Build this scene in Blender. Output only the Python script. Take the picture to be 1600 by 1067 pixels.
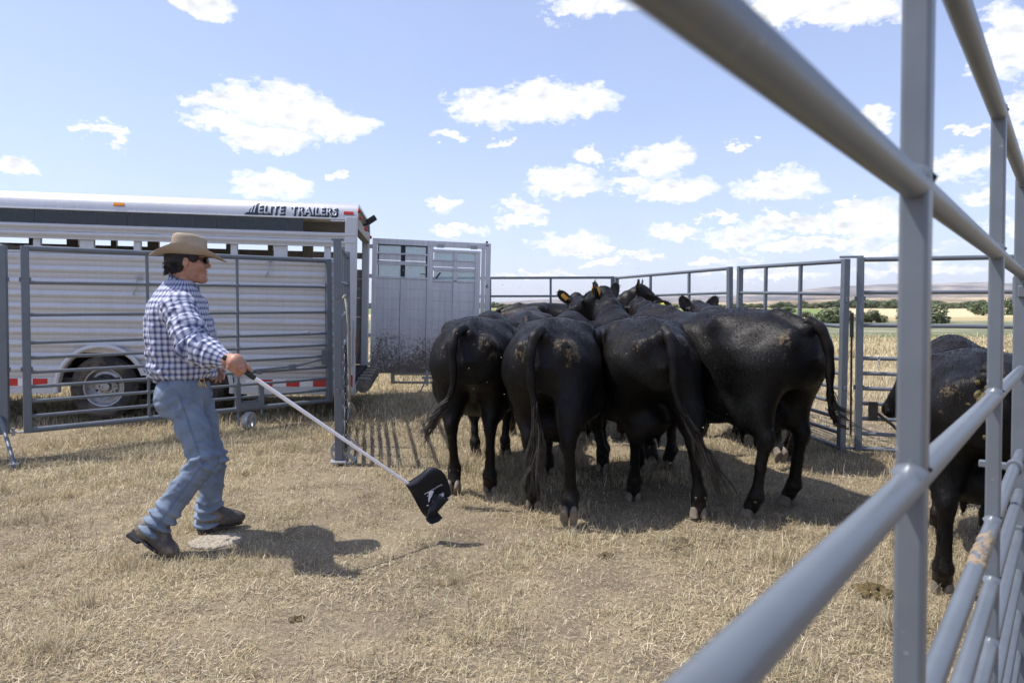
import bpy, bmesh, math, random
import numpy as np
from mathutils import Vector, Matrix, Quaternion, Euler

scene = bpy.context.scene
for _o in list(bpy.data.objects):
    bpy.data.objects.remove(_o)
col = scene.collection
R = math.radians

# ------------------------------------------------------------------ camera
CAM_H = 1.37
F = 1067.0            # focal length in pixels of the 1600 px wide photograph (24 mm lens)
HOR = 478.0           # horizon row in the photograph
cam_d = bpy.data.cameras.new('camera')
cam_d.sensor_width = 36.0
cam_d.lens = 24.0
cam_d.clip_start = 0.02
cam_d.clip_end = 40000
cam_d.shift_y = -0.0207
cam_d.dof.use_dof = True
cam_d.dof.focus_distance = 4.4
cam_d.dof.aperture_fstop = 5.6
cam = bpy.data.objects.new('camera', cam_d)
cam.location = (0, 0, CAM_H)
cam.rotation_euler = (R(90 - 1.2), 0, 0)
col.objects.link(cam)
scene.camera = cam

# ------------------------------------------------------------------ light
SUN_EL, SUN_AZ_TRAVEL = R(61), R(-4)       # light travels towards +X and a little towards the camera
world = bpy.data.worlds.new('World')
scene.world = world
world.use_nodes = True
world.cycles.sampling_method = 'MANUAL'
world.cycles.sample_map_resolution = 256
sun_d = bpy.data.lights.new('sun', 'SUN')
sun_d.energy = 3.05
sun_d.angle = R(0.55)
sun_d.color = (1.0, 0.96, 0.9)
sun = bpy.data.objects.new('sun', sun_d)
_dir = Vector((math.cos(SUN_AZ_TRAVEL) * math.cos(SUN_EL), math.sin(SUN_AZ_TRAVEL) * math.cos(SUN_EL), -math.sin(SUN_EL)))
sun.rotation_euler = _dir.to_track_quat('-Z', 'Y').to_euler()
sun.location = (-20, 5, 40)
col.objects.link(sun)

vs = scene.view_settings
vs.view_transform = 'Standard'
vs.look = 'None'
vs.exposure = 0.83
vs.gamma = 1.0
vs.use_curve_mapping = False
scene.cycles.max_bounces = 6
scene.cycles.diffuse_bounces = 3
scene.cycles.glossy_bounces = 3
scene.cycles.transparent_max_bounces = 12
scene.cycles.transmission_bounces = 4
scene.cycles.caustics_reflective = False
scene.cycles.caustics_refractive = False
scene.cycles.use_denoising = True
scene.cycles.sample_clamp_indirect = 6.0


def at(px, py, d):
    """Point of the place seen at photograph pixel (px, py), d metres in front of the camera."""
    return Vector(((px - 800.0) * d / F, d, CAM_H + (HOR - py) * d / F))


# ------------------------------------------------------------------ node helpers
def nd(nt, typ, **kw):
    n = nt.nodes.new(typ)
    for k, v in kw.items():
        if k.startswith('i_'):
            n.inputs[k[2:]].default_value = v
        elif isinstance(k, str) and k.startswith('n') and k[1:].isdigit():
            n.inputs[int(k[1:])].default_value = v
        else:
            setattr(n, k, v)
    return n


def mth(nt, op, a, b=None, c=None, clamp=False):
    n = nt.nodes.new('ShaderNodeMath')
    n.operation = op
    n.use_clamp = clamp
    for i, v in enumerate((a, b, c)):
        if v is None:
            continue
        if isinstance(v, (int, float)):
            n.inputs[i].default_value = v
        else:
            nt.links.new(v, n.inputs[i])
    return n.outputs[0]


def vmth(nt, op, a, b=None):
    n = nt.nodes.new('ShaderNodeVectorMath')
    n.operation = op
    for i, v in enumerate((a, b)):
        if v is None:
            continue
        if isinstance(v, (tuple, list)):
            n.inputs[i].default_value = v
        else:
            nt.links.new(v, n.inputs[i])
    return n


def noise(nt, vec, scale, detail=4, rough=0.55, dist=0.0):
    n = nt.nodes.new('ShaderNodeTexNoise')
    n.inputs['Scale'].default_value = scale
    n.inputs['Detail'].default_value = detail
    n.inputs['Roughness'].default_value = rough
    n.inputs['Distortion'].default_value = dist
    if vec is not None:
        nt.links.new(vec, n.inputs['Vector'])
    return n


def ramp(nt, fac, stops, interp='LINEAR'):
    n = nt.nodes.new('ShaderNodeValToRGB')
    n.color_ramp.interpolation = interp
    el = n.color_ramp.elements
    while len(el) < len(stops):
        el.new(0.5)
    for e, (p, c) in zip(el, stops):
        e.position = p
        e.color = (c[0], c[1], c[2], 1) if not isinstance(c, (int, float)) else (c, c, c, 1)
    nt.links.new(fac, n.inputs[0])
    return n.outputs[0]


def mixc(nt, fac, a, b, mode='MIX'):
    n = nt.nodes.new('ShaderNodeMix')
    n.data_type = 'RGBA'
    n.blend_type = mode
    for sock, v in ((n.inputs[0], fac), (n.inputs[6], a), (n.inputs[7], b)):
        if isinstance(v, (int, float)):
            sock.default_value = v
        elif isinstance(v, (tuple, list)):
            sock.default_value = (v[0], v[1], v[2], 1)
        else:
            nt.links.new(v, sock)
    return n.outputs[2]


def new_mat(name):
    m = bpy.data.materials.new(name)
    m.use_nodes = True
    nt = m.node_tree
    b = nt.nodes['Principled BSDF']
    return m, nt, b


def simple(name, color, rough=0.5, metal=0.0, var=0.15, vscale=8.0, bump=0.0, bscale=60.0, spec=0.5, dirt=None, stretch=None):
    """Procedural material: base colour with noise variation, roughness variation, optional bump and dirt."""
    m, nt, b = new_mat(name)
    tc = nd(nt, 'ShaderNodeTexCoord')
    vec = tc.outputs['Object']
    if stretch:
        mp = nd(nt, 'ShaderNodeMapping')
        mp.inputs['Scale'].default_value = stretch
        nt.links.new(vec, mp.inputs['Vector'])
        vec = mp.outputs[0]
    n = noise(nt, vec, vscale, 5, 0.6)
    lo = tuple(c * (1 - var) for c in color)
    hi = tuple(min(1, c * (1 + var)) for c in color)
    c = ramp(nt, n.outputs[0], [(0.3, lo), (0.7, hi)])
    if dirt:
        dcol, dscale, dpos = dirt
        n2 = noise(nt, tc.outputs['Object'], dscale, 6, 0.65)
        f = ramp(nt, n2.outputs[0], [(dpos, 0.0), (min(1.0, dpos + 0.12), 0.85)])
        c = mixc(nt, f, c, dcol)
    nt.links.new(c, b.inputs['Base Color'])
    rr = ramp(nt, n.outputs[0], [(0.2, max(0, rough - 0.08)), (0.8, min(1, rough + 0.1))])
    nt.links.new(rr, b.inputs['Roughness'])
    b.inputs['Metallic'].default_value = metal
    b.inputs['Specular IOR Level'].default_value = spec
    if bump:
        n3 = noise(nt, tc.outputs['Object'], bscale, 3, 0.6)
        bp = nd(nt, 'ShaderNodeBump')
        bp.inputs['Strength'].default_value = bump
        bp.inputs['Distance'].default_value = 0.01
        nt.links.new(n3.outputs[0], bp.inputs['Height'])
        nt.links.new(bp.outputs[0], b.inputs['Normal'])
    return m


# ------------------------------------------------------------------ sky with fair-weather clouds
def build_sky():
    nt = world.node_tree
    nt.nodes.clear()
    out = nd(nt, 'ShaderNodeOutputWorld')
    bg = nd(nt, 'ShaderNodeBackground')
    bg.inputs['Strength'].default_value = 0.15
    nt.links.new(bg.outputs[0], out.inputs[0])
    sky = nd(nt, 'ShaderNodeTexSky')
    sky.sky_type = 'NISHITA'
    sky.sun_disc = False
    sky.sun_elevation = SUN_EL
    sky.sun_rotation = math.atan2(-_dir.x, -_dir.y)
    sky.altitude = 1200
    sky.air_density = 1.0
    sky.dust_density = 1.6
    sky.ozone_density = 1.2
    tc = nd(nt, 'ShaderNodeTexCoord')
    sep = nd(nt, 'ShaderNodeSeparateXYZ')
    nt.links.new(tc.outputs['Generated'], sep.inputs[0])
    az = mth(nt, 'ARCTAN2', sep.outputs[0], sep.outputs[1])
    el = mth(nt, 'ARCSINE', sep.outputs[2])
    comb = nd(nt, 'ShaderNodeCombineXYZ')
    nt.links.new(mth(nt, 'MULTIPLY', az, 57.29578), comb.inputs[0])
    nt.links.new(mth(nt, 'MULTIPLY', el, 57.29578), comb.inputs[1])
    p = comb.outputs[0]                                    # azimuth, elevation in degrees
    # clouds: centre azimuth / elevation and half width / half height in degrees
    C = []

    def px(x, y, hw, hh):
        dx, dy = (x - 800) / F, (HOR - y) / F
        a = math.degrees(math.atan(dx))
        e = math.degrees(math.atan2(dy, math.sqrt(1 + dx * dx)))
        k = math.cos(math.atan(dx)) ** 2
        C.append((a, e, math.degrees(hw / F) * k, max(0.35, math.degrees(hh / F) * math.sqrt(k))))
    for q in [(318, 10, 66, 24), (430, 168, 112, 36), (520, 193, 85, 26), (350, 195, 75, 18), (430, 222, 85, 24), (345, 163, 60, 14), (120, 204, 34, 11), (180, 211, 36, 12), (22, 258, 46, 15),
              (425, 292, 72, 24), (770, 170, 78, 30), (845, 160, 78, 34), (905, 160, 62, 26), (702, 217, 28, 10), (793, 224, 12, 6),
              (920, 12, 80, 24), (1230, 14, 120, 28), (1330, 18, 110, 30), (1570, 60, 60, 70), (1368, 180, 40, 20), (920, 243, 34, 14), (885, 285, 72, 24), (1025, 255, 66, 26),
              (1060, 295, 74, 20), (985, 288, 40, 14), (1215, 292, 76, 26), (1318, 317, 34, 9), (820, 328, 46, 18), (815, 350, 38, 8), (690, 316, 28, 12), (715, 356, 44, 9), (885, 378, 60, 17), (920, 390, 50, 9),
              (1058, 363, 36, 14), (1150, 372, 60, 16), (1230, 352, 90, 16), (1350, 345, 70, 30), (1270, 380, 110, 13), (1500, 262, 70, 24), (1540, 305, 60, 20), (1590, 190, 40, 60),
              (1000, 402, 40, 7), (940, 410, 34, 6), (1400, 392, 90, 12), (1130, 404, 60, 8), (1590, 350, 70, 16), (520, 274, 18, 8), (1520, 200, 36, 9), (1155, 229, 16, 7), (1120, 345, 30, 9), (1450, 420, 120, 10), (1180, 425, 120, 8), (840, 430, 90, 6)]:
        px(*q)
    rnd = random.Random(5)
    for i in range(26):                                    # the same sky goes on all round
        a = rnd.uniform(42, 318)
        e = rnd.choice([4, 6, 9, 13, 18, 25, 34, 45])
        C.append((a if a < 180 else a - 360, e + rnd.uniform(-1, 1), rnd.uniform(2.5, 6.5) * (0.6 + e / 25), rnd.uniform(0.8, 1.8) * (0.6 + e / 25)))
    g = bpy.data.node_groups.new('cloud_field', 'ShaderNodeTree')
    g.interface.new_socket('P', in_out='INPUT', socket_type='NodeSocketVector')
    g.interface.new_socket('D', in_out='OUTPUT', socket_type='NodeSocketFloat')
    gi = g.nodes.new('NodeGroupInput')
    go = g.nodes.new('NodeGroupOutput')
    acc = None
    for (a, e, ra, re) in C:
        m = vmth(g, 'MULTIPLY_ADD', gi.outputs[0], (1 / ra, 1 / re, 0))
        m.inputs[2].default_value = (-a / ra, -e / re, 0)
        l = vmth(g, 'LENGTH', m.outputs[0])
        acc = l.outputs['Value'] if acc is None else mth(g, 'MINIMUM', acc, l.outputs['Value'])
    g.links.new(mth(g, 'SUBTRACT', 1.0, acc), go.inputs[0])

    # billowing: the lookup point is pushed about by noise of two sizes
    mp = nd(nt, 'ShaderNodeMapping')
    mp.inputs['Scale'].default_value = (0.75, 1.25, 1)
    nt.links.new(p, mp.inputs['Vector'])
    n1 = noise(nt, mp.outputs[0], 0.42, 7, 0.62)
    n2 = noise(nt, mp.outputs[0], 1.5, 6, 0.65)
    w1 = vmth(nt, 'SUBTRACT', n1.outputs['Color'], (0.5, 0.5, 0.5))
    w1 = vmth(nt, 'MULTIPLY', w1.outputs[0], (7.0, 3.4, 0))
    w2 = vmth(nt, 'SUBTRACT', n2.outputs['Color'], (0.5, 0.5, 0.5))
    w2 = vmth(nt, 'MULTIPLY', w2.outputs[0], (2.2, 1.5, 0))
    pw = vmth(nt, 'ADD', p, w1.outputs[0])
    pw = vmth(nt, 'ADD', pw.outputs[0], w2.outputs[0])
    f1 = nd(nt, 'ShaderNodeGroup')
    f1.node_tree = g
    nt.links.new(pw.outputs[0], f1.inputs[0])
    up = vmth(nt, 'ADD', mp.outputs[0], (-0.3, 0.7, 0))
    n3 = noise(nt, up.outputs[0], 0.7, 3, 0.5)
    n5 = noise(nt, mp.outputs[0], 0.7, 3, 0.5)
    dens = mth(nt, 'ADD', f1.outputs[0], mth(nt, 'MULTIPLY', mth(nt, 'SUBTRACT', n2.outputs[0], 0.5), 0.9))
    mask = ramp(nt, dens, [(0.0, 0.0), (0.16, 0.4), (0.48, 1.0)], 'EASE')
    shade = mth(nt, 'SUBTRACT', n3.outputs[0], n5.outputs[0])
    tf = ramp(nt, mth(nt, 'ADD', mth(nt, 'MULTIPLY', shade, 1.5), mth(nt, 'MULTIPLY', dens, 0.45)), [(0.1, 0.0), (0.8, 1.0)])
    thick = mixc(nt, tf, (4.6, 4.6, 4.6), (2.9, 3.05, 3.3))
    skyc = mixc(nt, 1.0, sky.outputs[0], (0.93, 0.83, 0.9), 'MULTIPLY')
    # thin veil low on the sky
    veil = ramp(nt, mth(nt, 'MULTIPLY', el, 57.29578 / 40.0), [(0.0, 0.72), (0.15, 0.6), (0.4, 0.4), (1.0, 0.3)])
    n4 = noise(nt, p, 0.12, 4, 0.6)
    veil = mth(nt, 'MULTIPLY', veil, mth(nt, 'ADD', 0.7, mth(nt, 'MULTIPLY', n4.outputs[0], 0.6)))
    skyc = mixc(nt, veil, skyc, (2.35, 2.74, 3.62))
    final = mixc(nt, mask, skyc, thick)
    nt.links.new(final, bg.inputs['Color'])


build_sky()


# ------------------------------------------------------------------ mesh helpers
class MB:
    """Collects vertices and faces for ONE mesh object."""

    def __init__(self):
        self.v, self.f = [], []

    def add(self, vs_, fs_):
        b = len(self.v)
        self.v += [tuple(q) for q in vs_]
        self.f += [tuple(i + b for i in q) for q in fs_]
        return self

    def box(self, x0, x1, y0, y1, z0, z1, bev=0.0, M=None):
        if bev <= 0:
            vs_ = [(x, y, z) for x in (x0, x1) for y in (y0, y1) for z in (z0, z1)]
            fs_ = [(0, 1, 3, 2), (4, 6, 7, 5), (0, 4, 5, 1), (2, 3, 7, 6), (0, 2, 6, 4), (1, 5, 7, 3)]
        else:
            bm = bmesh.new()
            bmesh.ops.create_cube(bm, size=1.0)
            for q in bm.verts:
                q.co = Vector(((x0 + x1) / 2 + q.co.x * (x1 - x0), (y0 + y1) / 2 + q.co.y * (y1 - y0), (z0 + z1) / 2 + q.co.z * (z1 - z0)))
            bmesh.ops.bevel(bm, geom=bm.edges[:], offset=bev, segments=2, affect='EDGES', profile=0.5)
            bm.verts.index_update()
            vs_ = [tuple(q.co) for q in bm.verts]
            fs_ = [[q.index for q in f.verts] for f in bm.faces]
            bm.free()
        if M is not None:
            vs_ = [tuple(M @ Vector(q)) for q in vs_]
        return self.add(vs_, fs_)

    def tube(self, pts, rad, seg=12, cap=True, flat=1.0):
        """Tube through points; rad is a number or a list."""
        pts = [Vector(q) for q in pts]
        n = len(pts)
        rr = rad if isinstance(rad, (list, tuple)) else [rad] * n
        up = None
        vs_, fs_ = [], []
        for i, q in enumerate(pts):
            t = (pts[min(n - 1, i + 1)] - pts[max(0, i - 1)]).normalized()
            if up is None:
                up = Vector((0, 0, 1)) if abs(t.z) < 0.9 else Vector((0, 1, 0))
            a = t.cross(up)
            if a.length < 1e-6:
                a = t.orthogonal()
            a.normalize()
            b = a.cross(t).normalized()
            up = b
            for k in range(seg):
                w = 2 * math.pi * k / seg
                vs_.append(q + (a * math.cos(w) * flat + b * math.sin(w)) * rr[i])
        for i in range(n - 1):
            for k in range(seg):
                k2 = (k + 1) % seg
                fs_.append((i * seg + k, i * seg + k2, (i + 1) * seg + k2, (i + 1) * seg + k))
        if cap:
            fs_.append(tuple(range(seg - 1, -1, -1)))
            fs_.append(tuple((n - 1) * seg + k for k in range(seg)))
        return self.add(vs_, fs_)

    def lathe(self, prof, seg=32, M=None, arc=None, closed=False):
        """Profile (r, h) turned about local z."""
        vs_, fs_ = [], []
        m = len(prof)
        a0, a1 = arc if arc else (0, 2 * math.pi)
        full = arc is None
        ns = seg if full else seg + 1
        for k in range(ns):
            w = a0 + (a1 - a0) * k / seg
            for (r, h) in prof:
                q = Vector((r * math.cos(w), r * math.sin(w), h))
                vs_.append(M @ q if M is not None else q)
        for k in range(seg):
            k2 = (k + 1) % ns
            for j in range(m - (0 if closed else 1)):
                j2 = (j + 1) % m
                fs_.append((k * m + j, k2 * m + j, k2 * m + j2, k * m + j2))
        return self.add(vs_, fs_)

    def extrude(self, prof, axis_pts, cap=True):
        """Closed 2-D profile [(a, b)] given as world offsets function through axis_pts: list of functions (a, b) -> point."""
        m = len(prof)
        vs_ = [fn(a, b) for fn in axis_pts for (a, b) in prof]
        fs_ = []
        for i in range(len(axis_pts) - 1):
            for j in range(m):
                j2 = (j + 1) % m
                fs_.append((i * m + j, i * m + j2, (i + 1) * m + j2, (i + 1) * m + j))
        if cap:
            fs_.append(tuple(range(m - 1, -1, -1)))
            fs_.append(tuple((len(axis_pts) - 1) * m + j for j in range(m)))
        return self.add(vs_, fs_)

    def mesh(self, name, mat, smooth=False, angle=None):
        me = bpy.data.meshes.new(name)
        me.from_pydata([tuple(q) for q in self.v], [], self.f)
        bm = bmesh.new()
        bm.from_mesh(me)
        bmesh.ops.recalc_face_normals(bm, faces=bm.faces[:])
        bm.to_mesh(me)
        bm.free()
        if mat:
            me.materials.append(mat)
        if smooth:
            me.polygons.foreach_set('use_smooth', [True] * len(me.polygons))
            if angle:
                me.set_sharp_from_angle(angle=R(angle))
        me.update()
        return me

    def build(self, name, mat, parent=None, smooth=False, angle=None, loc=None):
        return link(name, self.mesh(name, mat, smooth, angle), parent, loc)


def link(name, me, parent=None, loc=None, M=None):
    o = bpy.data.objects.new(name, me)
    col.objects.link(o)
    if parent is not None:
        o.parent = parent
    if M is not None:
        o.matrix_basis = M
    elif loc is not None:
        o.location = loc
    return o


def empty(name, loc=(0, 0, 0), rz=0.0, M=None):
    o = bpy.data.objects.new(name, None)
    o.empty_display_size = 0.2
    col.objects.link(o)
    if M is not None:
        o.matrix_basis = M
    else:
        o.location = loc
        o.rotation_euler = (0, 0, rz)
    return o


def tag(o, label=None, cat=None, group=None, kind=None):
    if label:
        o['label'] = label
    if cat:
        o['category'] = cat
    if group:
        o['group'] = group
    if kind:
        o['kind'] = kind
    return o


def np_mesh(name, V, Q, mat, smooth=True, attrs=None):
    """Mesh from numpy vertices (n,3) and faces (m,3 or 4)."""
    me = bpy.data.meshes.new(name)
    V = np.asarray(V, np.float32)
    Q = np.asarray(Q, np.int32)
    me.vertices.add(len(V))
    me.vertices.foreach_set('co', V.ravel())
    k = Q.shape[1]
    me.loops.add(Q.size)
    me.loops.foreach_set('vertex_index', Q.ravel())
    me.polygons.add(len(Q))
    me.polygons.foreach_set('loop_start', np.arange(0, Q.size, k, dtype=np.int32))
    me.polygons.foreach_set('loop_total', np.full(len(Q), k, np.int32))
    if smooth:
        me.polygons.foreach_set('use_smooth', np.ones(len(Q), bool))
    if mat:
        me.materials.append(mat)
    if attrs:
        for an, (typ, arr) in attrs.items():
            a = me.attributes.new(an, typ, 'POINT')
            a.data.foreach_set('color' if typ == 'FLOAT_COLOR' else ('vector' if typ in ('FLOAT_VECTOR', 'FLOAT2') else 'value'), np.asarray(arr, np.float32).ravel())
    me.update()
    me.validate()
    return me


# value noise for numpy
_rs = np.random.RandomState(11)
_LAT = _rs.rand(256, 256)


def vnoise(x, y, scale=1.0, octaves=3):
    x = np.asarray(x, float) * scale
    y = np.asarray(y, float) * scale
    tot, amp, norm = 0, 1.0, 0
    for o in range(octaves):
        xi, yi = np.floor(x).astype(int), np.floor(y).astype(int)
        fx, fy = x - xi, y - yi
        fx, fy = fx * fx * (3 - 2 * fx), fy * fy * (3 - 2 * fy)
        a = _LAT[xi % 256, yi % 256]
        b = _LAT[(xi + 1) % 256, yi % 256]
        c = _LAT[xi % 256, (yi + 1) % 256]
        d = _LAT[(xi + 1) % 256, (yi + 1) % 256]
        tot = tot + amp * ((a * (1 - fx) + b * fx) * (1 - fy) + (c * (1 - fx) + d * fx) * fy)
        norm += amp
        amp *= 0.5
        x, y = x * 2.03 + 17.3, y * 2.03 + 5.1
    return tot / norm


def ground_z(x, y):
    x = np.asarray(x, float)
    y = np.asarray(y, float)
    t = np.clip((y - 5.2) / 3.5, 0, 1)
    t = t * t * (3 - 2 * t)
    near = np.clip(1 - (np.hypot(x, y) - 14) / 20, 0, 1)
    return 0.06 * t + near * (0.035 * (vnoise(x, y, 0.9, 3) - 0.5) + 0.02 * (vnoise(x + 40, y, 4.0, 2) - 0.5))


# ================================================================== THE SETTING
def mat_ground():
    m, nt, b = new_mat('dry_pasture_ground')
    geo = nd(nt, 'ShaderNodeNewGeometry')
    sep = nd(nt, 'ShaderNodeSeparateXYZ')
    nt.links.new(geo.outputs['Position'], sep.inputs[0])
    X, Y = sep.outputs[0], sep.outputs[1]
    pos = geo.outputs['Position']
    n_big = noise(nt, pos, 0.7, 5, 0.6)
    n_mid = noise(nt, pos, 5.0, 5, 0.65)
    n_fine = noise(nt, pos, 55.0, 5, 0.7)
    n_st = noise(nt, pos, 210.0, 3, 0.6)
    soil = ramp(nt, n_fine.outputs[0], [(0.28, (0.12, 0.094, 0.066)), (0.5, (0.25, 0.2, 0.14)), (0.72, (0.41, 0.34, 0.24))])
    straw = ramp(nt, n_st.outputs[0], [(0.3, (0.17, 0.135, 0.085)), (0.55, (0.4, 0.33, 0.215)), (0.75, (0.58, 0.49, 0.33))])
    f = ramp(nt, mth(nt, 'ADD', mth(nt, 'MULTIPLY', n_mid.outputs[0], 0.6), mth(nt, 'MULTIPLY', n_big.outputs[0], 0.4)), [(0.42, 0.12), (0.58, 0.8)])
    near = mixc(nt, f, soil, straw)
    n_tr = noise(nt, pos, 1.7, 6, 0.7, 0.5)
    trod = ramp(nt, n_tr.outputs[0], [(0.47, 0.0), (0.62, 0.75)])
    near = mixc(nt, trod, near, mixc(nt, n_fine.outputs[0], (0.1, 0.078, 0.055), (0.27, 0.215, 0.155)))
    # beyond the corral: bands of pasture, sage and fields in the valley
    n_w = noise(nt, pos, 0.035, 4, 0.6)
    n_w2 = noise(nt, pos, 0.35, 5, 0.65)
    Yw = mth(nt, 'ADD', Y, mth(nt, 'MULTIPLY', mth(nt, 'SUBTRACT', n_w.outputs[0], 0.5), mth(nt, 'MULTIPLY', Y, 0.42)))
    lg = mth(nt, 'DIVIDE', mth(nt, 'LOGARITHM', mth(nt, 'MAXIMUM', Yw, 1.0), 10.0), 4.0)      # log10(Y)/4: 10 m 0.25, 100 m 0.5, 1 km 0.75
    pasture = ramp(nt, n_w2.outputs[0], [(0.3, (0.33, 0.27, 0.14)), (0.7, (0.52, 0.43, 0.24))])
    sage = ramp(nt, n_w2.outputs[0], [(0.35, (0.12, 0.135, 0.085)), (0.52, (0.22, 0.225, 0.145)), (0.7, (0.37, 0.35, 0.23))])
    green = ramp(nt, n_w2.outputs[0], [(0.3, (0.11, 0.145, 0.06)), (0.7, (0.2, 0.22, 0.1))])
    wheat = ramp(nt, n_w2.outputs[0], [(0.3, (0.5, 0.43, 0.25)), (0.7, (0.62, 0.54, 0.34))])

    def step(a, w=0.006):
        return ramp(nt, mth(nt, 'MULTIPLY', mth(nt, 'SUBTRACT', lg, a - w), 1 / (2 * w), clamp=True), [(0, 0.0), (1, 1.0)])
    c = mixc(nt, step(0.27, 0.05), near, pasture)
    c = mixc(nt, step(0.362), c, green)
    c = mixc(nt, step(0.378), c, sage)
    c = mixc(nt, step(0.445), c, pasture)
    c = mixc(nt, step(0.478), c, wheat)
    # a green hay field in the middle of the valley, straw fields right of it
    side = ramp(nt, mth(nt, 'ADD', mth(nt, 'DIVIDE', X, mth(nt, 'MAXIMUM', Y, 1.0)), mth(nt, 'MULTIPLY', n_w.outputs[0], 0.05)), [(0.49, 1.0), (0.52, 0.0)])
    hay = ramp(nt, n_w2.outputs[0], [(0.3, (0.15, 0.21, 0.07)), (0.7, (0.23, 0.3, 0.11))])
    c = mixc(nt, mth(nt, 'MULTIPLY', step(0.51, 0.004), side), c, hay)
    c = mixc(nt, step(0.62, 0.02), c, mixc(nt, n_w2.outputs[0], (0.34, 0.28, 0.17), (0.46, 0.38, 0.24)))
    nt.links.new(c, b.inputs['Base Color'])
    b.inputs['Roughness'].default_value = 0.95
    b.inputs['Specular IOR Level'].default_value = 0.1
    bp = nd(nt, 'ShaderNodeBump')
    bp.inputs['Strength'].default_value = 0.9
    bp.inputs['Distance'].default_value = 0.02
    nt.links.new(mth(nt, 'ADD', n_fine.outputs[0], mth(nt, 'MULTIPLY', n_mid.outputs[0], 1.5)), bp.inputs['Height'])
    nt.links.new(bp.outputs[0], b.inputs['Normal'])
    return m


def build_ground():
    # one sheet, fine near the corral and coarse towards the horizon
    def axis(lo, hi, n, c, fine):
        t = np.linspace(-1, 1, n)
        s = np.sinh(t * 9.2) / np.sinh(9.2)
        return c + np.where(s < 0, -s * (lo - c), s * (hi - c)) + t * fine
    xs = np.unique(np.concatenate([np.linspace(-9, 9, 181), -9 - np.geomspace(0.15, 9000, 70), 9 + np.geomspace(0.15, 9000, 70)]))
    ys = np.unique(np.concatenate([np.linspace(-3, 15, 181), -3 - np.geomspace(0.15, 900, 40), 15 + np.geomspace(0.15, 9000, 80)]))
    gx, gy = np.meshgrid(xs, ys, indexing='ij')
    gz = ground_z(gx, gy)
    V = np.stack([gx, gy, gz], -1).reshape(-1, 3)
    ny = len(ys)
    i, j = np.meshgrid(np.arange(len(xs) - 1), np.arange(ny - 1), indexing='ij')
    a = (i * ny + j).ravel()
    Q = np.stack([a, a + ny, a + ny + 1, a + 1], -1)
    o = link('ground', np_mesh('ground', V, Q, mat_ground()))
    tag(o, kind='structure')


build_ground()


def mat_hill(name, lo, mid, hi, scale):
    m, nt, b = new_mat(name)
    geo = nd(nt, 'ShaderNodeNewGeometry')
    mp = nd(nt, 'ShaderNodeMapping')
    mp.inputs['Scale'].default_value = (scale, scale * 0.35, scale * 7)
    nt.links.new(geo.outputs['Position'], mp.inputs['Vector'])
    n = noise(nt, mp.outputs[0], 1.0, 7, 0.62, 0.4)
    c = ramp(nt, n.outputs[0], [(0.36, lo), (0.5, mid), (0.62, hi)])
    nt.links.new(c, b.inputs['Base Color'])
    b.inputs['Roughness'].default_value = 1.0
    b.inputs['Specular IOR Level'].default_value = 0.0
    return m


def hill(name, dist, depth, ctrl, mat, rough, seed, n=420):
    """Ridge at `dist`; ctrl = [(photo column, rows above the horizon)] gives the skyline."""
    cx = np.array([c[0] for c in ctrl], float)
    ch = np.array([c[1] for c in ctrl], float)
    pxs = np.linspace(-2600, 4200, n)
    base = np.interp(pxs, cx, ch)
    rs = np.random.RandomState(seed)
    rough_n = sum((rs.rand() * 0.5 + 0.5) * np.sin(pxs * fq + rs.rand() * 6.28) / k for k, fq in enumerate([0.012, 0.027, 0.055, 0.11, 0.21], 1))
    base = np.maximum(0.2, base + rough * rough_n * np.clip(base / 15, 0.15, 1))
    rows = 22
    V = []
    for r in range(rows):
        t = r / (rows - 1)
        d = dist - depth * (1 - t)
        prof = t ** 1.5
        wob = 1 + 0.16 * np.sin(pxs * 0.03 + r * 0.9 + seed) * np.sin(math.pi * t) + 0.12 * np.sin(pxs * 0.083 + r * 1.7) * np.sin(math.pi * t)
        z = base * dist / F * prof * wob + CAM_H * t - (1 - t) * 3
        V.append(np.stack([(pxs - 800) * d / F, np.full(n, d), z], -1))
    for r in range(1, 5):                                   # the far slope
        V.append(np.stack([(pxs - 800) * (dist + depth * r * 0.3) / F, np.full(n, dist + depth * r * 0.3), base * dist / F * (1 - r / 4.0) - 2 * r], -1))
    V = np.concatenate(V)
    a = np.arange((rows + 3) * n).reshape(rows + 3, n)[:, :-1].ravel()
    Q = np.stack([a, a + 1, a + n + 1, a + n], -1)
    o = link(name, np_mesh(name, V, Q, mat))
    tag(o, kind='structure')


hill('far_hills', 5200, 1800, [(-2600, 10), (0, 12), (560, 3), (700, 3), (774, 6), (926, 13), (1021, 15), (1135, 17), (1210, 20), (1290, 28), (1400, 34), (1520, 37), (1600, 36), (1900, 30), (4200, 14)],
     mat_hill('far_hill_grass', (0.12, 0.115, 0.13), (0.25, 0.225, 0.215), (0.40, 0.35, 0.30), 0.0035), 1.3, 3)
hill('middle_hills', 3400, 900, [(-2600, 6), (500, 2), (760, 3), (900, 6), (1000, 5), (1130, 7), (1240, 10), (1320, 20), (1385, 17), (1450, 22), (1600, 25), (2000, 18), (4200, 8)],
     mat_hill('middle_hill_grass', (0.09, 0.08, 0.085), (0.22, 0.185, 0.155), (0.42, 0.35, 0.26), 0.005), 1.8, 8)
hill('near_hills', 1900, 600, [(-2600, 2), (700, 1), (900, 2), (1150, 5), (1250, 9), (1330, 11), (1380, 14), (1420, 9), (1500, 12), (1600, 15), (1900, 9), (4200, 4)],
     mat_hill('near_hill_grass', (0.17, 0.135, 0.1), (0.33, 0.265, 0.18), (0.47, 0.39, 0.26), 0.01), 1.4, 21)


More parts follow.
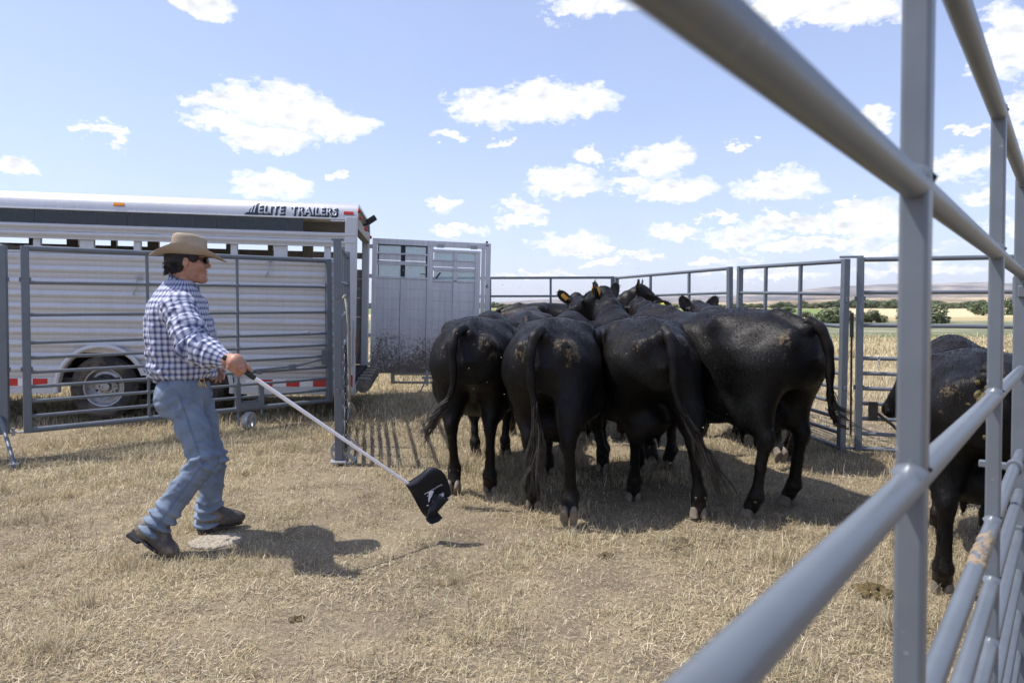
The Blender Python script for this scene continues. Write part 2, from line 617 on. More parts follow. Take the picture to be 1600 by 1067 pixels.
# ------------------------------------------------------------------ trees and shrubs of the valley
def mat_leaf(name, a, b_):
    m, nt, b = new_mat(name)
    oi = nd(nt, 'ShaderNodeObjectInfo')
    at_ = nd(nt, 'ShaderNodeAttribute', attribute_name='tint')
    c = mixc(nt, at_.outputs['Fac'], a, b_)
    hs = nd(nt, 'ShaderNodeHueSaturation')
    nt.links.new(c, hs.inputs['Color'])
    nt.links.new(mth(nt, 'ADD', 0.8, mth(nt, 'MULTIPLY', oi.outputs['Random'], 0.4)), hs.inputs['Value'])
    nt.links.new(hs.outputs[0], b.inputs['Base Color'])
    b.inputs['Roughness'].default_value = 0.7
    b.inputs['Specular IOR Level'].default_value = 0.25
    return m


LEAF_A = mat_leaf('cottonwood_leaf', (0.085, 0.11, 0.06), (0.19, 0.225, 0.12))
LEAF_B = mat_leaf('willow_leaf', (0.11, 0.135, 0.07), (0.23, 0.255, 0.14))
BARK = simple('grey_bark', (0.12, 0.1, 0.08), 0.9, bump=0.4, bscale=20)


def crown_mesh(name, w, h, nleaf, leaf, mat, seed, low=0.12, nb=16):
    rs = np.random.RandomState(seed)
    cen = np.stack([rs.uniform(-0.38, 0.38, nb) * w, rs.uniform(-0.38, 0.38, nb) * w, (low + rs.uniform(0.12, 0.75, nb)) * h], -1)
    cen[:, 2] *= 1 - 0.45 * (np.hypot(cen[:, 0], cen[:, 1]) / (0.5 * w)) ** 2
    rad = rs.uniform(0.12, 0.24, nb) * w
    k = rs.randint(0, nb, nleaf)
    d = rs.normal(size=(nleaf, 3))
    d /= np.linalg.norm(d, axis=1, keepdims=True)
    r = rad[k] * rs.uniform(0.35, 1.08, nleaf) ** 0.6
    c = cen[k] + d * r[:, None] * np.array([1, 1, 0.8 if low > 0.05 else 1.15])
    c[:, 2] = np.clip(c[:, 2], 0.02 * h, h)
    u = rs.normal(size=(nleaf, 3))
    u /= np.linalg.norm(u, axis=1, keepdims=True)
    v = np.cross(u, d + 0.3 * rs.normal(size=(nleaf, 3)))
    v /= np.linalg.norm(v, axis=1, keepdims=True) + 1e-9
    s = leaf * rs.uniform(0.6, 1.5, nleaf)[:, None]
    V = np.stack([c - u * s, c + v * s * 0.6, c + u * s, c - v * s * 0.6], 1).reshape(-1, 3)
    Q = np.arange(nleaf * 4).reshape(-1, 4)
    t = np.repeat(np.clip(rs.rand(nleaf) * 0.9 + 0.05, 0, 1), 4)
    return np_mesh(name, V, Q, mat, smooth=False, attrs={'tint': ('FLOAT', t)})


def trunk_mesh(name, w, h, seed):
    rs = random.Random(seed)
    mb = MB()
    mb.tube([(0, 0, -0.05), (0.02 * w, 0, 0.2 * h), (0.0, 0.03 * w, 0.55 * h)], [0.035 * w, 0.028 * w, 0.012 * w], 7)
    for i in range(5):
        a = rs.uniform(0, 6.28)
        z0 = rs.uniform(0.12, 0.4) * h
        mb.tube([(0, 0, z0), (0.2 * w * math.cos(a), 0.2 * w * math.sin(a), z0 + 0.18 * h), (0.34 * w * math.cos(a), 0.34 * w * math.sin(a), z0 + 0.38 * h)], [0.02 * w, 0.013 * w, 0.004 * w], 6)
    return mb.mesh(name, BARK, True)


_tree_kinds = []
for k_, (lm, low) in enumerate([(LEAF_A, 0.04), (LEAF_B, -0.1), (LEAF_A, 0.08), (LEAF_B, -0.06)]):
    _tree_kinds.append((crown_mesh('crown', 1.0, 1.0, 4200, 0.034, lm, 40 + k_, low, 22), trunk_mesh('trunk', 1.0, 1.0, 60 + k_)))


def tree(name, px, base, width_px, height_px, kind, label, group, rot, cat='tree'):
    d = CAM_H * F / (base - HOR)
    x = (px - 800) * d / F
    o = empty(name, (x, d, ground_z(x, d)), rot)
    w, h = width_px * d / F, height_px * d / F
    cr = link('crown', _tree_kinds[kind][0], o)
    tr = link('trunk', _tree_kinds[kind][1], o)
    for q in (cr, tr):
        q.scale = (w, w, h)
    tag(o, label, cat, group)


SHR = 'leafy shrubs in the pasture beyond the corral'
tree('willow_shrub', 1304, 506, 62, 33, 1, 'wide leafy shrub left of the far corral post pair', SHR, 0.3, 'shrub')
tree('willow_shrub', 1362, 505, 38, 27, 3, 'round green shrub seen between the two far corral posts and the gate panel', SHR, 1.3, 'shrub')
tree('willow_shrub', 1436, 506, 80, 41, 1, 'tall shrub partly hidden behind the thick foreground upright', SHR, 2.4, 'shrub')
tree('willow_shrub', 1259, 497, 22, 13, 3, 'small shrub just above the rump of the large cow', SHR, 0.9, 'shrub')
tree('willow_shrub', 1536, 494, 36, 27, 2, 'dark round shrub left of the second foreground upright', SHR, 0.5, 'shrub')
tree('willow_shrub', 1583, 493, 34, 29, 0, 'dark round shrub at the right edge of the photo', SHR, 1.9, 'shrub')
tree('willow_shrub', 1231, 489, 24, 13, 1, 'light green shrub in the green field left of the wide shrub', SHR, 2.9, 'shrub')
tree('cottonwood_tree', 1084, 487, 26, 20, 0, 'round green tree standing alone above the back of the large cow', 'trees of the valley', 0.7)
tree('cottonwood_tree', 872, 488, 20, 12, 2, 'round tree above the brown backed cow at the back of the herd', 'trees of the valley', 1.7)
tree('cottonwood_tree', 1256, 482, 16, 14, 2, 'single tree on the plain below the dark slope, by the upright of the far panel', 'trees of the valley', 2.2)
_r = random.Random(9)
for k_ in range(104):                                  # the line of trees along the creek
    x_ = 560 + k_ * 10.4 + _r.uniform(-6, 6)
    b_ = 481.6 + _r.uniform(-0.5, 0.9)
    big = 1.0 + 0.5 * (1 if 1290 < x_ < 1530 else 0)
    tree('creek_tree', x_, b_, _r.uniform(15, 28) * big, _r.uniform(6.5, 11) * big, _r.choice([0, 2, 0, 3]), 'tree in the line of trees along the distant creek', 'creek side trees', _r.uniform(0, 6))


# ------------------------------------------------------------------ dry grass
def mat_grass():
    m, nt, b = new_mat('dry_grass_blade')
    a = nd(nt, 'ShaderNodeAttribute', attribute_name='tint')
    nt.links.new(a.outputs['Color'], b.inputs['Base Color'])
    b.inputs['Roughness'].default_value = 0.75
    b.inputs['Specular IOR Level'].default_value = 0.2
    out = nt.nodes['Material Output']
    tr = nd(nt, 'ShaderNodeBsdfTranslucent')
    nt.links.new(a.outputs['Color'], tr.inputs['Color'])
    mx = nd(nt, 'ShaderNodeMixShader')
    mx.inputs[0].default_value = 0.25
    nt.links.new(b.outputs[0], mx.inputs[1])
    nt.links.new(tr.outputs[0], mx.inputs[2])
    nt.links.new(mx.outputs[0], out.inputs['Surface'])
    return m


GRASS_MAT = mat_grass()
BARE = [(-1.75, 3.95, 0.5), (-1.1, 3.95, 0.55), (0.4, 3.3, 0.55), (1.0, 4.9, 0.9), (1.9, 4.6, 0.7), (-0.1, 4.3, 0.5), (2.2, 5.2, 0.8)]


def bare_field(x, y):
    f = np.zeros_like(x)
    for (a, b, r) in BARE:
        f = np.maximum(f, np.clip(1.25 - np.hypot(x - a, (y - b) * 1.3) / r, 0, 1))
    return f


def build_grass():
    rs = np.random.RandomState(4)
    VV, QQ, CC = [], [], []
    off = 0
    # (depth from, depth to, blades per square metre, length, width, flat litter share)
    zones = [(1.1, 2.4, 900, 0.085, 0.0022, 0.5), (2.4, 3.8, 13000, 0.08, 0.0021, 0.55), (3.8, 5.2, 9500, 0.08, 0.0026, 0.5), (5.2, 7.2, 5000, 0.095, 0.0034, 0.4), (7.2, 10.5, 2000, 0.115, 0.0055, 0.25), (10.5, 16, 520, 0.14, 0.010, 0.1), (16, 30, 110, 0.17, 0.022, 0.05)]
    for (d0, d1, dens, ln, wd, flat) in zones:
        half = lambda d: 0.78 * d + 1.0
        area = (d1 - d0) * (half(d0) + half(d1))
        n = int(area * dens)
        y = rs.uniform(d0, d1, n)
        x = rs.uniform(-1, 1, n) * half(y)
        # tussocks: pull a share of the blades towards clump centres
        nc = int(area * 11)
        cx = rs.uniform(-1, 1, nc) * half(d1)
        cy = rs.uniform(d0, d1, nc)
        k = rs.randint(0, nc, n)
        cl = rs.rand(n) < 0.3
        rr = np.abs(rs.normal(0, 0.09, n)) * (0.5 + rs.rand(nc)[k]) * (1 + d0 / 8)
        an = rs.uniform(0, 2 * np.pi, n)
        x = np.where(cl, cx[k] + rr * np.cos(an), x)
        y = np.where(cl, cy[k] + rr * np.sin(an), y)
        patch = vnoise(x + 50, y + 50, 0.8, 3)
        fine = vnoise(x + 9, y + 70, 3.2, 2)
        bare = bare_field(x, y)
        keep = rs.rand(n) < np.clip((patch * 0.9 + fine * 0.5 - 0.32) * 2.6, 0.16, 1) * (1 - 0.45 * bare)
        x, y, cl, patch, bare, k_keep = x[keep], y[keep], cl[keep], patch[keep], bare[keep], k[keep]
        n = len(x)
        z = ground_z(x, y)
        lying = rs.rand(n) < np.where(cl, flat * 0.45, flat + 0.2)
        L = ln * rs.uniform(0.35, 1.3, n) * np.where(lying, 0.85, np.where(cl, 0.62 + 0.7 * rs.rand(nc)[k_keep], 0.74)) * (0.55 + 0.8 * patch) * (1 - 0.5 * bare)
        stalk = (rs.rand(n) < 0.02) & ~lying
        L = np.where(stalk, L * 2.1, L)
        W = wd * rs.uniform(0.6, 1.5, n)
        az = rs.uniform(0, 2 * np.pi, n)
        tilt = np.where(lying, rs.uniform(1.15, 1.5, n), np.abs(rs.normal(0.45, 0.3, n)))
        dirx, diry = np.cos(az), np.sin(az)
        sx, sy = -diry, dirx
        bend = rs.uniform(0.1, 0.7, n)
        t2 = np.minimum(tilt + bend, 1.62)
        p0 = np.stack([x, y, z - 0.004 + np.where(lying, rs.uniform(0.003, 0.02, n), 0)], -1)
        m1 = p0 + np.stack([dirx * np.sin(tilt), diry * np.sin(tilt), np.cos(tilt)], -1) * (L * 0.55)[:, None]
        p2 = m1 + np.stack([dirx * np.sin(t2), diry * np.sin(t2), np.cos(t2)], -1) * (L * 0.45)[:, None]
        s = np.stack([sx, sy, np.zeros(n)], -1) * (W * 0.5)[:, None]
        V = np.stack([p0 - s, p0 + s, m1 + s * 0.85, m1 - s * 0.85, p2 + s * 0.25, p2 - s * 0.25], 1).reshape(-1, 3)
        b = off + np.arange(n) * 6
        Q = np.concatenate([np.stack([b, b + 1, b + 2, b + 3], -1), np.stack([b + 3, b + 2, b + 4, b + 5], -1)[~lying]])
        pal = np.array([(0.48, 0.385, 0.235), (0.62, 0.53, 0.37), (0.40, 0.31, 0.185), (0.25, 0.195, 0.13), (0.29, 0.27, 0.15), (0.39, 0.35, 0.21)])
        pr = np.array([0.31, 0.21, 0.2, 0.16, 0.05, 0.07])
        ci = rs.choice(len(pal), n, p=pr)
        gsel = (vnoise(x + 3, y + 31, 0.55, 2) > 0.56) & (rs.rand(n) < 0.2) & ~lying
        ci = np.where(gsel, np.where(rs.rand(n) < 0.5, 4, 5), ci)
        c = pal[ci] * rs.uniform(0.88, 1.45, n)[:, None]
        c = c * (0.72 + 0.56 * vnoise(x + 71, y + 13, 1.5, 3))[:, None]
        c = c * np.array([1.0, 1.03, 1.07])
        c = np.clip(c, 0, 1)
        C = np.repeat(np.concatenate([c, np.ones((n, 1))], 1), 6, axis=0)
        VV.append(V)
        QQ.append(Q)
        CC.append(C)
        off += len(V)
    me = np_mesh('dry_grass', np.concatenate(VV), np.concatenate(QQ), GRASS_MAT, smooth=False, attrs={'tint': ('FLOAT_COLOR', np.concatenate(CC))})
    o = link('dry_grass', me)
    tag(o, 'short dry straw coloured grass covering the corral floor', 'grass', kind='stuff')
    print('grass quads', sum(len(q) for q in QQ))


build_grass()


# ================================================================== CORRAL PANELS AND GATES
def mat_panel():
    m, nt, b = new_mat('grey_panel_paint')
    tc = nd(nt, 'ShaderNodeTexCoord')
    n = noise(nt, tc.outputs['Object'], 6.0, 5, 0.6)
    n2 = noise(nt, tc.outputs['Object'], 42.0, 5, 0.7)
    c = ramp(nt, n.outputs[0], [(0.3, (0.125, 0.143, 0.165)), (0.7, (0.165, 0.185, 0.21))])
    f = ramp(nt, n2.outputs[0], [(0.66, 0.0), (0.72, 1.0)])
    c = mixc(nt, mth(nt, 'MULTIPLY', f, 0.5), c, (0.42, 0.42, 0.4))
    n5 = noise(nt, tc.outputs['Object'], 3.3, 6, 0.7)
    c = mixc(nt, ramp(nt, n5.outputs[0], [(0.6, 0.0), (0.75, 0.45)]), c, (0.24, 0.2, 0.155))      # dried dust and manure
    nt.links.new(c, b.inputs['Base Color'])
    b.inputs['Metallic'].default_value = 0.15
    nt.links.new(ramp(nt, n.outputs[0], [(0.2, 0.3), (0.8, 0.45)]), b.inputs['Roughness'])
    bp = nd(nt, 'ShaderNodeBump')
    bp.inputs['Strength'].default_value = 0.12
    bp.inputs['Distance'].default_value = 0.003
    nt.links.new(n2.outputs[0], bp.inputs['Height'])
    nt.links.new(bp.outputs[0], b.inputs['Normal'])
    return m


PANEL = mat_panel()
ZINC = simple('galvanised_steel', (0.42, 0.43, 0.44), 0.5, 0.4, var=0.2, vscale=6)
RUBBER = simple('black_rubber', (0.025, 0.025, 0.026), 0.75, var=0.35, vscale=14, bump=0.2, dirt=((0.16, 0.13, 0.1), 6.0, 0.55))
RUST = simple('rusty_chain', (0.05, 0.045, 0.042), 0.55, 0.7, var=0.4)
ROPE = simple('frayed_rope', (0.4, 0.36, 0.28), 0.95, var=0.25, vscale=60, bump=0.5, bscale=150)
MUDM = simple('dried_mud', (0.28, 0.21, 0.14), 0.95, var=0.3, vscale=30, bump=0.8, bscale=60)
DUNG = simple('dry_dung', (0.1, 0.075, 0.035), 0.95, var=0.5, vscale=40, bump=1.0, bscale=50)

SPAN = [0, 0.1357, 0.2713, 0.407, 0.5427, 0.6783, 0.814, 1.1095, 1.405, 1.70]


def panel(name, A, B, label, group=None, zs=SPAN, base=0.08, uprights=(1 / 3, 2 / 3), rail_r=0.0175, top_r=0.0215, end_w=0.058, up_w=0.036, end_over=0.02, za=None, zb=None, cat='panel', pins=True, skip_end=False, up_round=False, bead=1.0):
    """Portable corral panel from A to B (ground points). Local x runs along the panel."""
    A, B = Vector(A), Vector(B)
    L = (B - A).length
    rz = math.atan2(B.y - A.y, B.x - A.x)
    za = float(ground_z(A.x, A.y)) if za is None else za
    zb = float(ground_z(B.x, B.y)) if zb is None else zb
    pitch = math.atan2(zb - za, L)
    M = Matrix.Translation((A.x, A.y, za)) @ Matrix.Rotation(rz, 4, 'Z') @ Matrix.Rotation(-pitch, 4, 'Y')
    o = empty(name, M=M)
    tag(o, label, cat, group)
    me_mid = MB().tube([(0.0, 0, 0), (L * 0.5, 0, 0.0), (L, 0, 0)], rail_r, 16).mesh('rail', PANEL, True, 50)
    me_top = MB().tube([(0.0, 0, 0), (L * 0.5, 0, 0.0), (L, 0, 0)], top_r, 16).mesh('rail', PANEL, True, 50)
    for i, z in enumerate(zs):
        link('rail', me_top if i in (0, len(zs) - 1) else me_mid, o, (0, 0, base + z))
    h0, h1 = base + zs[0] - end_over, base + zs[-1] + end_over
    me_end = MB().box(-end_w / 2, end_w / 2, -end_w / 2, end_w / 2, h0, h1, 0.005).mesh('end_post', PANEL)
    for x in (0, L):
        link('end_post', me_end, o, (x, 0, 0))
    if uprights:
        if up_round:
            me_up = MB().tube([(0, 0, base + zs[0]), (0, 0, base + zs[-1])], up_w / 2, 12).mesh('upright', PANEL, True, 50)
        else:
            me_up = MB().box(-up_w / 2, up_w / 2, -up_w * 0.42, up_w * 0.42, base + zs[0], base + zs[-1] + top_r * 0.1, 0.004).mesh('upright', PANEL)
        for u in uprights:
            link('upright', me_up, o, (u * L, 0, 0))
        # weld beads where the rails meet the uprights
        wb = MB()
        for u in uprights:
            for z in zs:
                for sx in (-1, 1):
                    wb.lathe([(0.0, 0.007 * bead), (0.008 * bead, 0.004 * bead), (0.011 * bead, 0)], 8, Matrix.Translation((u * L + sx * up_w * 0.5, 0, base + z + rail_r * 0.8)) @ Matrix.Rotation(sx * 0.5, 4, 'Y'))
        w = wb.build('weld_beads', PANEL, o, True)
        w['kind'] = 'stuff'
    if pins:
        for x in (0, L):
            for z in (0.55, 1.35):
                pb = MB().box(x - 0.045, x + 0.045, -0.012, 0.012, base + z - 0.02, base + z + 0.02, 0.004)
                pb.tube([(x, 0.02, base + z - 0.05), (x, 0.02, base + z + 0.05)], 0.009, 8)
                pb.build('pin_bracket', PANEL, o)
    return o


far_lab = 'grey steel corral panels closing the far side'
P0, P1, P2, P3 = (-3.6, 10.95), (1.63, 10.9), (2.67, 8.2), (3.0, 6.15)
panel('corral_fence', (-1.95, 11.15), (1.60, 10.88), 'long grey panel behind the open trailer door, reaching right to the far corner post', far_lab, uprights=(0.45, 0.724), base=0.07)
panel('corral_fence', (1.66, 10.82), (2.64, 8.27), 'grey panel above the cow heads, second stretch of the far fence', far_lab, uprights=(0.36, 0.7), base=0.06)
panel('corral_fence', (2.70, 8.15), (3.0, 6.20), 'grey panel running behind the rump of the large cow to the far post pair', far_lab, uprights=(0.3, 0.64), base=0.06)
pr = panel('corral_fence', (3.13, 6.15), (5.97, 5.2), 'grey panel right of the far post pair with a chain latch and leg brace', far_lab, uprights=(0.44, 0.78), base=0.07)
# latch chain and leg brace on it
cb = MB()
for k_ in range(4):
    cb.lathe([(0.014 + 0.0035 * math.cos(w), 0.0035 * math.sin(w)) for w in [i * math.pi / 3 for i in range(6)]], 10, Matrix.Translation((0.155, -0.022, 0.888 - 0.030 * k_)) @ Matrix.Rotation(math.pi / 2 * (k_ % 2), 4, 'Z') @ Matrix.Rotation(math.pi / 2, 4, 'X') @ Matrix.Diagonal((0.75, 1.25, 1, 1)), closed=True)
cb.build('latch_chain', ZINC, pr, True)
MB().tube([(0.12, -0.03, 0.42), (0.27, -0.05, 0.3), (0.53, -0.09, -0.02)], 0.013, 8).box(0.075, 0.15, -0.05, -0.01, 0.33, 0.5, 0.006).build('leg_brace', RUST, pr)
# thin dark electric fence post beyond
eb = MB().tube([(0, 0, -0.1), (0, 0, 1.18)], 0.011, 8).tube([(0, 0, 1.0), (0, 0, 1.25)], 0.02, 8)
tag(eb.build('fence_stake', RUST, None, True, 40, loc=(3.46, 6.95, 0.05)), 'thin dark stake with a pale cap standing between the far post pair', 'stake')

# the panel the picture is taken through
nd_ = Vector((0.633, 0.77))
near_A = Vector((0.423, 0.7215)) - nd_ * 1.0
near_B = near_A + nd_ * 3.03
near = panel('corral_fence', (near_A.x, near_A.y), (near_B.x, near_B.y), 'grey panel in the right foreground with blurred rails crossing the picture', 'corral panels around the photographer', base=0.08, za=0.024, zb=-0.0124, uprights=(0.329, 0.6595), zs=SPAN[:6] + [0.81, 1.09, 1.405, 1.71], up_w=0.033, rail_r=0.0148, top_r=0.0165, end_w=0.05, bead=1.6)
# dried mud on its lower rail, clamp at the end
mb_ = MB()
nr_, ns_ = 40, 24
for i in range(nr_ + 1):
    for k in range(ns_):
        w = 2 * math.pi * k / ns_
        end = min(i, nr_ - i) / 7.0
        q = float(vnoise(i * 0.35 + 3, (math.cos(w) + 2) * 3.1 + math.sin(w) * 2, 1.0, 3))
        rad_ = 0.0146 + 0.0062 * (q - 0.42) * min(1.0, end) - 0.001 * max(0.0, 1 - end)
        mb_.v.append((1.60 + 0.30 * i / nr_, rad_ * math.cos(w), 0.89 + rad_ * math.sin(w)))
for i in range(nr_):
    for k in range(ns_):
        k2 = (k + 1) % ns_
        mb_.f.append((i * ns_ + k, i * ns_ + k2, (i + 1) * ns_ + k2, (i + 1) * ns_ + k))
mb_.build('mud_crust', MUDM, near, True)
MB().lathe([(0.0153, -0.02), (0.0225, -0.02), (0.0225, 0.02), (0.0153, 0.02)], 16, Matrix.Translation((2.72, 0, 0.89)) @ Matrix.Rotation(math.pi / 2, 4, 'Y'), closed=True).box(2.71, 2.735, 0.016, 0.09, 0.88, 0.90, 0.003).build('rail_clamp', PANEL, near)
# panel that goes on behind it
nb2 = near_B + Vector((0.8, 0.6)) * 0.1
nb3 = nb2 + Vector((0.88, 0.475)) * 3.0
panel('corral_fence', (nb2.x, nb2.y), (nb3.x, nb3.y), 'grey panel at the right edge, next in line after the foreground panel', 'corral panels around the photographer', base=0.08, za=0, zb=0.0)

# gate on the left (hung a hand's breadth above the grass)
ZL = [0, 0.126, 0.26, 0.39, 0.52, 0.65, 0.785, 1.035, 1.325, 1.63]
gl = panel('corral_gate', (-4.34, 6.10), (-2.14, 7.98), 'grey gate with a caster wheel standing between the man and the trailer', 'grey steel gates of the loading alley', zs=ZL, base=0.235, za=0.02, zb=0.03, uprights=(0.34, 0.64), rail_r=0.016, top_r=0.026, end_w=0.062, up_w=0.03, cat='gate', up_round=True)
# caster bracket, wheel and lever latch on the gate
cx = 1.98
br = MB()
br.box(cx - 0.16, cx - 0.11, -0.03, 0.03, 0.22, 0.52, 0.004)
br.box(cx + 0.09, cx + 0.14, -0.03, 0.03, 0.24, 0.52, 0.004)
br.box(cx - 0.11, cx + 0.09, -0.028, 0.028, 0.23, 0.3, 0.004)
br.tube([(cx - 0.11, 0, 0.36), (cx + 0.09, 0, 0.36)], 0.012, 8).tube([(cx - 0.11, 0, 0.31), (cx + 0.09, 0, 0.31)], 0.009, 8)
br.tube([(cx - 0.135, 0, 0.24), (cx - 0.135, -0.02, 0.06)], 0.014, 8)
br.tube([(cx + 0.115, 0, 0.24), (cx + 0.115, -0.02, 0.16)], 0.014, 8)
br.build('caster_bracket', PANEL, gl)
cw = MB()
Mw = Matrix.Translation((cx - 0.03, -0.03, 0.105)) @ Matrix.Rotation(R(38), 4, 'Z') @ Matrix.Rotation(math.pi / 2, 4, 'X')
cw.lathe([(0.075, -0.03), (0.095, -0.032), (0.1, -0.02), (0.1, 0.02), (0.095, 0.032), (0.075, 0.03)], 28, Mw, closed=True)
cw.lathe([(0.0, -0.02), (0.03, -0.02), (0.03, 0.02), (0.0, 0.02)], 14, Mw)
for q in range(5):
    cw.box(0.02, 0.08, -0.012, 0.012, -0.012, 0.012, 0, Mw @ Matrix.Rotation(q * 2 * math.pi / 5, 4, 'Z'))
cw.build('caster_wheel', ZINC, gl, True, 40)
lv = MB()
lv.tube([(2.0, -0.035, 0.645), (2.45, -0.035, 0.66)], 0.012, 8)
lv.box(2.4, 2.48, -0.05, -0.02, 0.62, 0.69, 0.006)
lv.tube([(2.45, -0.035, 0.66), (2.62, -0.04, 0.695), (2.82, -0.04, 0.735)], 0.013, 8)
lv.box(2.79, 2.87, -0.05, -0.015, 0.66, 0.83, 0.006)
lv.box(2.04, 2.09, -0.05, 0.0, 0.6, 0.66, 0.004)
lv.build('lever_latch', PANEL, gl)
MB().tube([(2.6, 0, 1.02), (2.57, -0.03, 1.045), (2.63, -0.04, 1.055), (2.66, -0.02, 1.02)], 0.006, 8).build('chain_hook', ZINC, gl)

# panel at the left edge with its prop leg
gpl = panel('corral_fence', (-7.0, 5.1), (-4.50, 6.04), 'grey panel end at the left edge of the photo with a slanting prop leg', 'grey steel gates of the loading alley', zs=ZL, base=0.235, za=0.02, zb=0.02, rail_r=0.016, top_r=0.026, end_w=0.062, cat='panel')
MB().tube([(2.645, -0.03, 0.37), (2.86, -0.45, 0.02)], 0.017, 14).box(2.82, 2.9, -0.48, -0.42, -0.005, 0.035, 0.005).build('prop_leg', PANEL, gpl, True, 40)
MB().box(2.66, 2.86, 0.02, 0.05, 0.21, 0.225, 0.003).tube([(2.72, 0.035, 0.19), (2.72, 0.035, 0.26)], 0.014, 8).build('hinge_strap', ZINC, gpl)

# gate seen end-on, standing between the trailer corner and the pen
ge = panel('corral_gate', (-1.485, 5.83), (-1.90, 7.88), 'tall grey gate seen end on by the trailer corner with chain and spoked wheel', 'grey steel gates of the loading alley', zs=[0, 0.15, 0.29, 0.43, 0.57, 0.71, 0.86, 1.16, 1.47, 1.79], base=0.1, za=0.0, zb=0.05, uprights=(0.36, 0.7), rail_r=0.017, top_r=0.022, end_w=0.066, up_w=0.034, cat='gate', end_over=0.05)
wb_ = MB()
Mw = Matrix.Translation((0.03, -0.05, 0.118)) @ Matrix.Rotation(math.pi / 2, 4, 'Y')
wb_.lathe([(0.105, -0.012), (0.121, -0.014), (0.121, 0.014), (0.105, 0.012)], 36, Mw, closed=True)
wb_.lathe([(0, -0.014), (0.032, -0.014), (0.032, 0.014), (0, 0.014)], 16, Mw)
for q in range(5):
    wb_.box(0.02, 0.11, -0.017, 0.017, -0.006, 0.006, 0, Mw @ Matrix.Rotation(q * 2 * math.pi / 5 + 0.5, 4, 'Z'))
wb_.build('spoked_wheel', ZINC, ge, True, 40)
MB().box(-0.075, 0.03, -0.065, 0.065, 0.035, 0.052, 0.004).build('wheel_plate', ZINC, ge)
MB().box(-0.02, 0.09, -0.05, 0.05, 1.925, 1.94, 0.004).build('top_cap', PANEL, ge)
chain = MB()
for k_ in range(30):
    Mq = Matrix.Translation((-0.03, -0.062 - 0.004 * math.sin(k_ * 0.4), 1.02 - 0.030 * k_)) @ Matrix.Rotation(math.pi / 2 * (k_ % 2) + 0.5, 4, 'Z') @ Matrix.Rotation(math.pi / 2, 4, 'X') @ Matrix.Diagonal((0.75, 1.35, 1, 1))
    chain.lathe([(0.0135 + 0.0042 * math.cos(w), 0.0042 * math.sin(w)) for w in [i * math.pi / 3 for i in range(6)]], 10, Mq, closed=True)
chain.build('hanging_chain', RUST, ge, True)
rp = MB()
rp.tube([(0.35, -0.05, 1.44), (0.36, -0.07, 1.2), (0.33, -0.075, 0.9), (0.37, -0.08, 0.62), (0.36, -0.08, 0.5)], [0.011, 0.01, 0.012, 0.011, 0.013], 8)
for q in range(9):
    rr_ = random.Random(q)
    rp.tube([(0.36, -0.08, 0.5), (0.36 + rr_.uniform(-0.03, 0.03), -0.09 + rr_.uniform(-0.03, 0.02), 0.46), (0.36 + rr_.uniform(-0.06, 0.06), -0.1 + rr_.uniform(-0.05, 0.03), 0.4 + rr_.uniform(-0.03, 0.03))], [0.006, 0.005, 0.003], 5)
rp.tube([(0.30, -0.03, 1.43), (0.35, -0.05, 1.46), (0.40, -0.03, 1.43), (0.35, 0.02, 1.42), (0.30, -0.03, 1.43)], 0.012, 8)
rp.build('tie_rope', ROPE, ge, True)

# straps that join the tops and feet of neighbouring panels
for (ax_, ay_, az_, bx_, by_, own) in ((3.0, 6.20, 1.80, 3.13, 6.15, pr), (2.64, 8.27, 1.82, 2.70, 8.15, pr), (1.60, 10.88, 1.84, 1.66, 10.82, pr)):
    Mi = own.matrix_basis.inverted()
    p_, q_ = Mi @ Vector((ax_ - 0.03, ay_, az_ + 0.012)), Mi @ Vector((bx_ + 0.03, by_, az_ + 0.012))
    if own is pr and ax_ > 2.9:
        MB().tube([p_, q_], 0.012, 6).tube([p_ - Vector((0, 0, 1.73)), q_ - Vector((0, 0, 1.73))], 0.012, 6).build('joining_strap', PANEL, own)


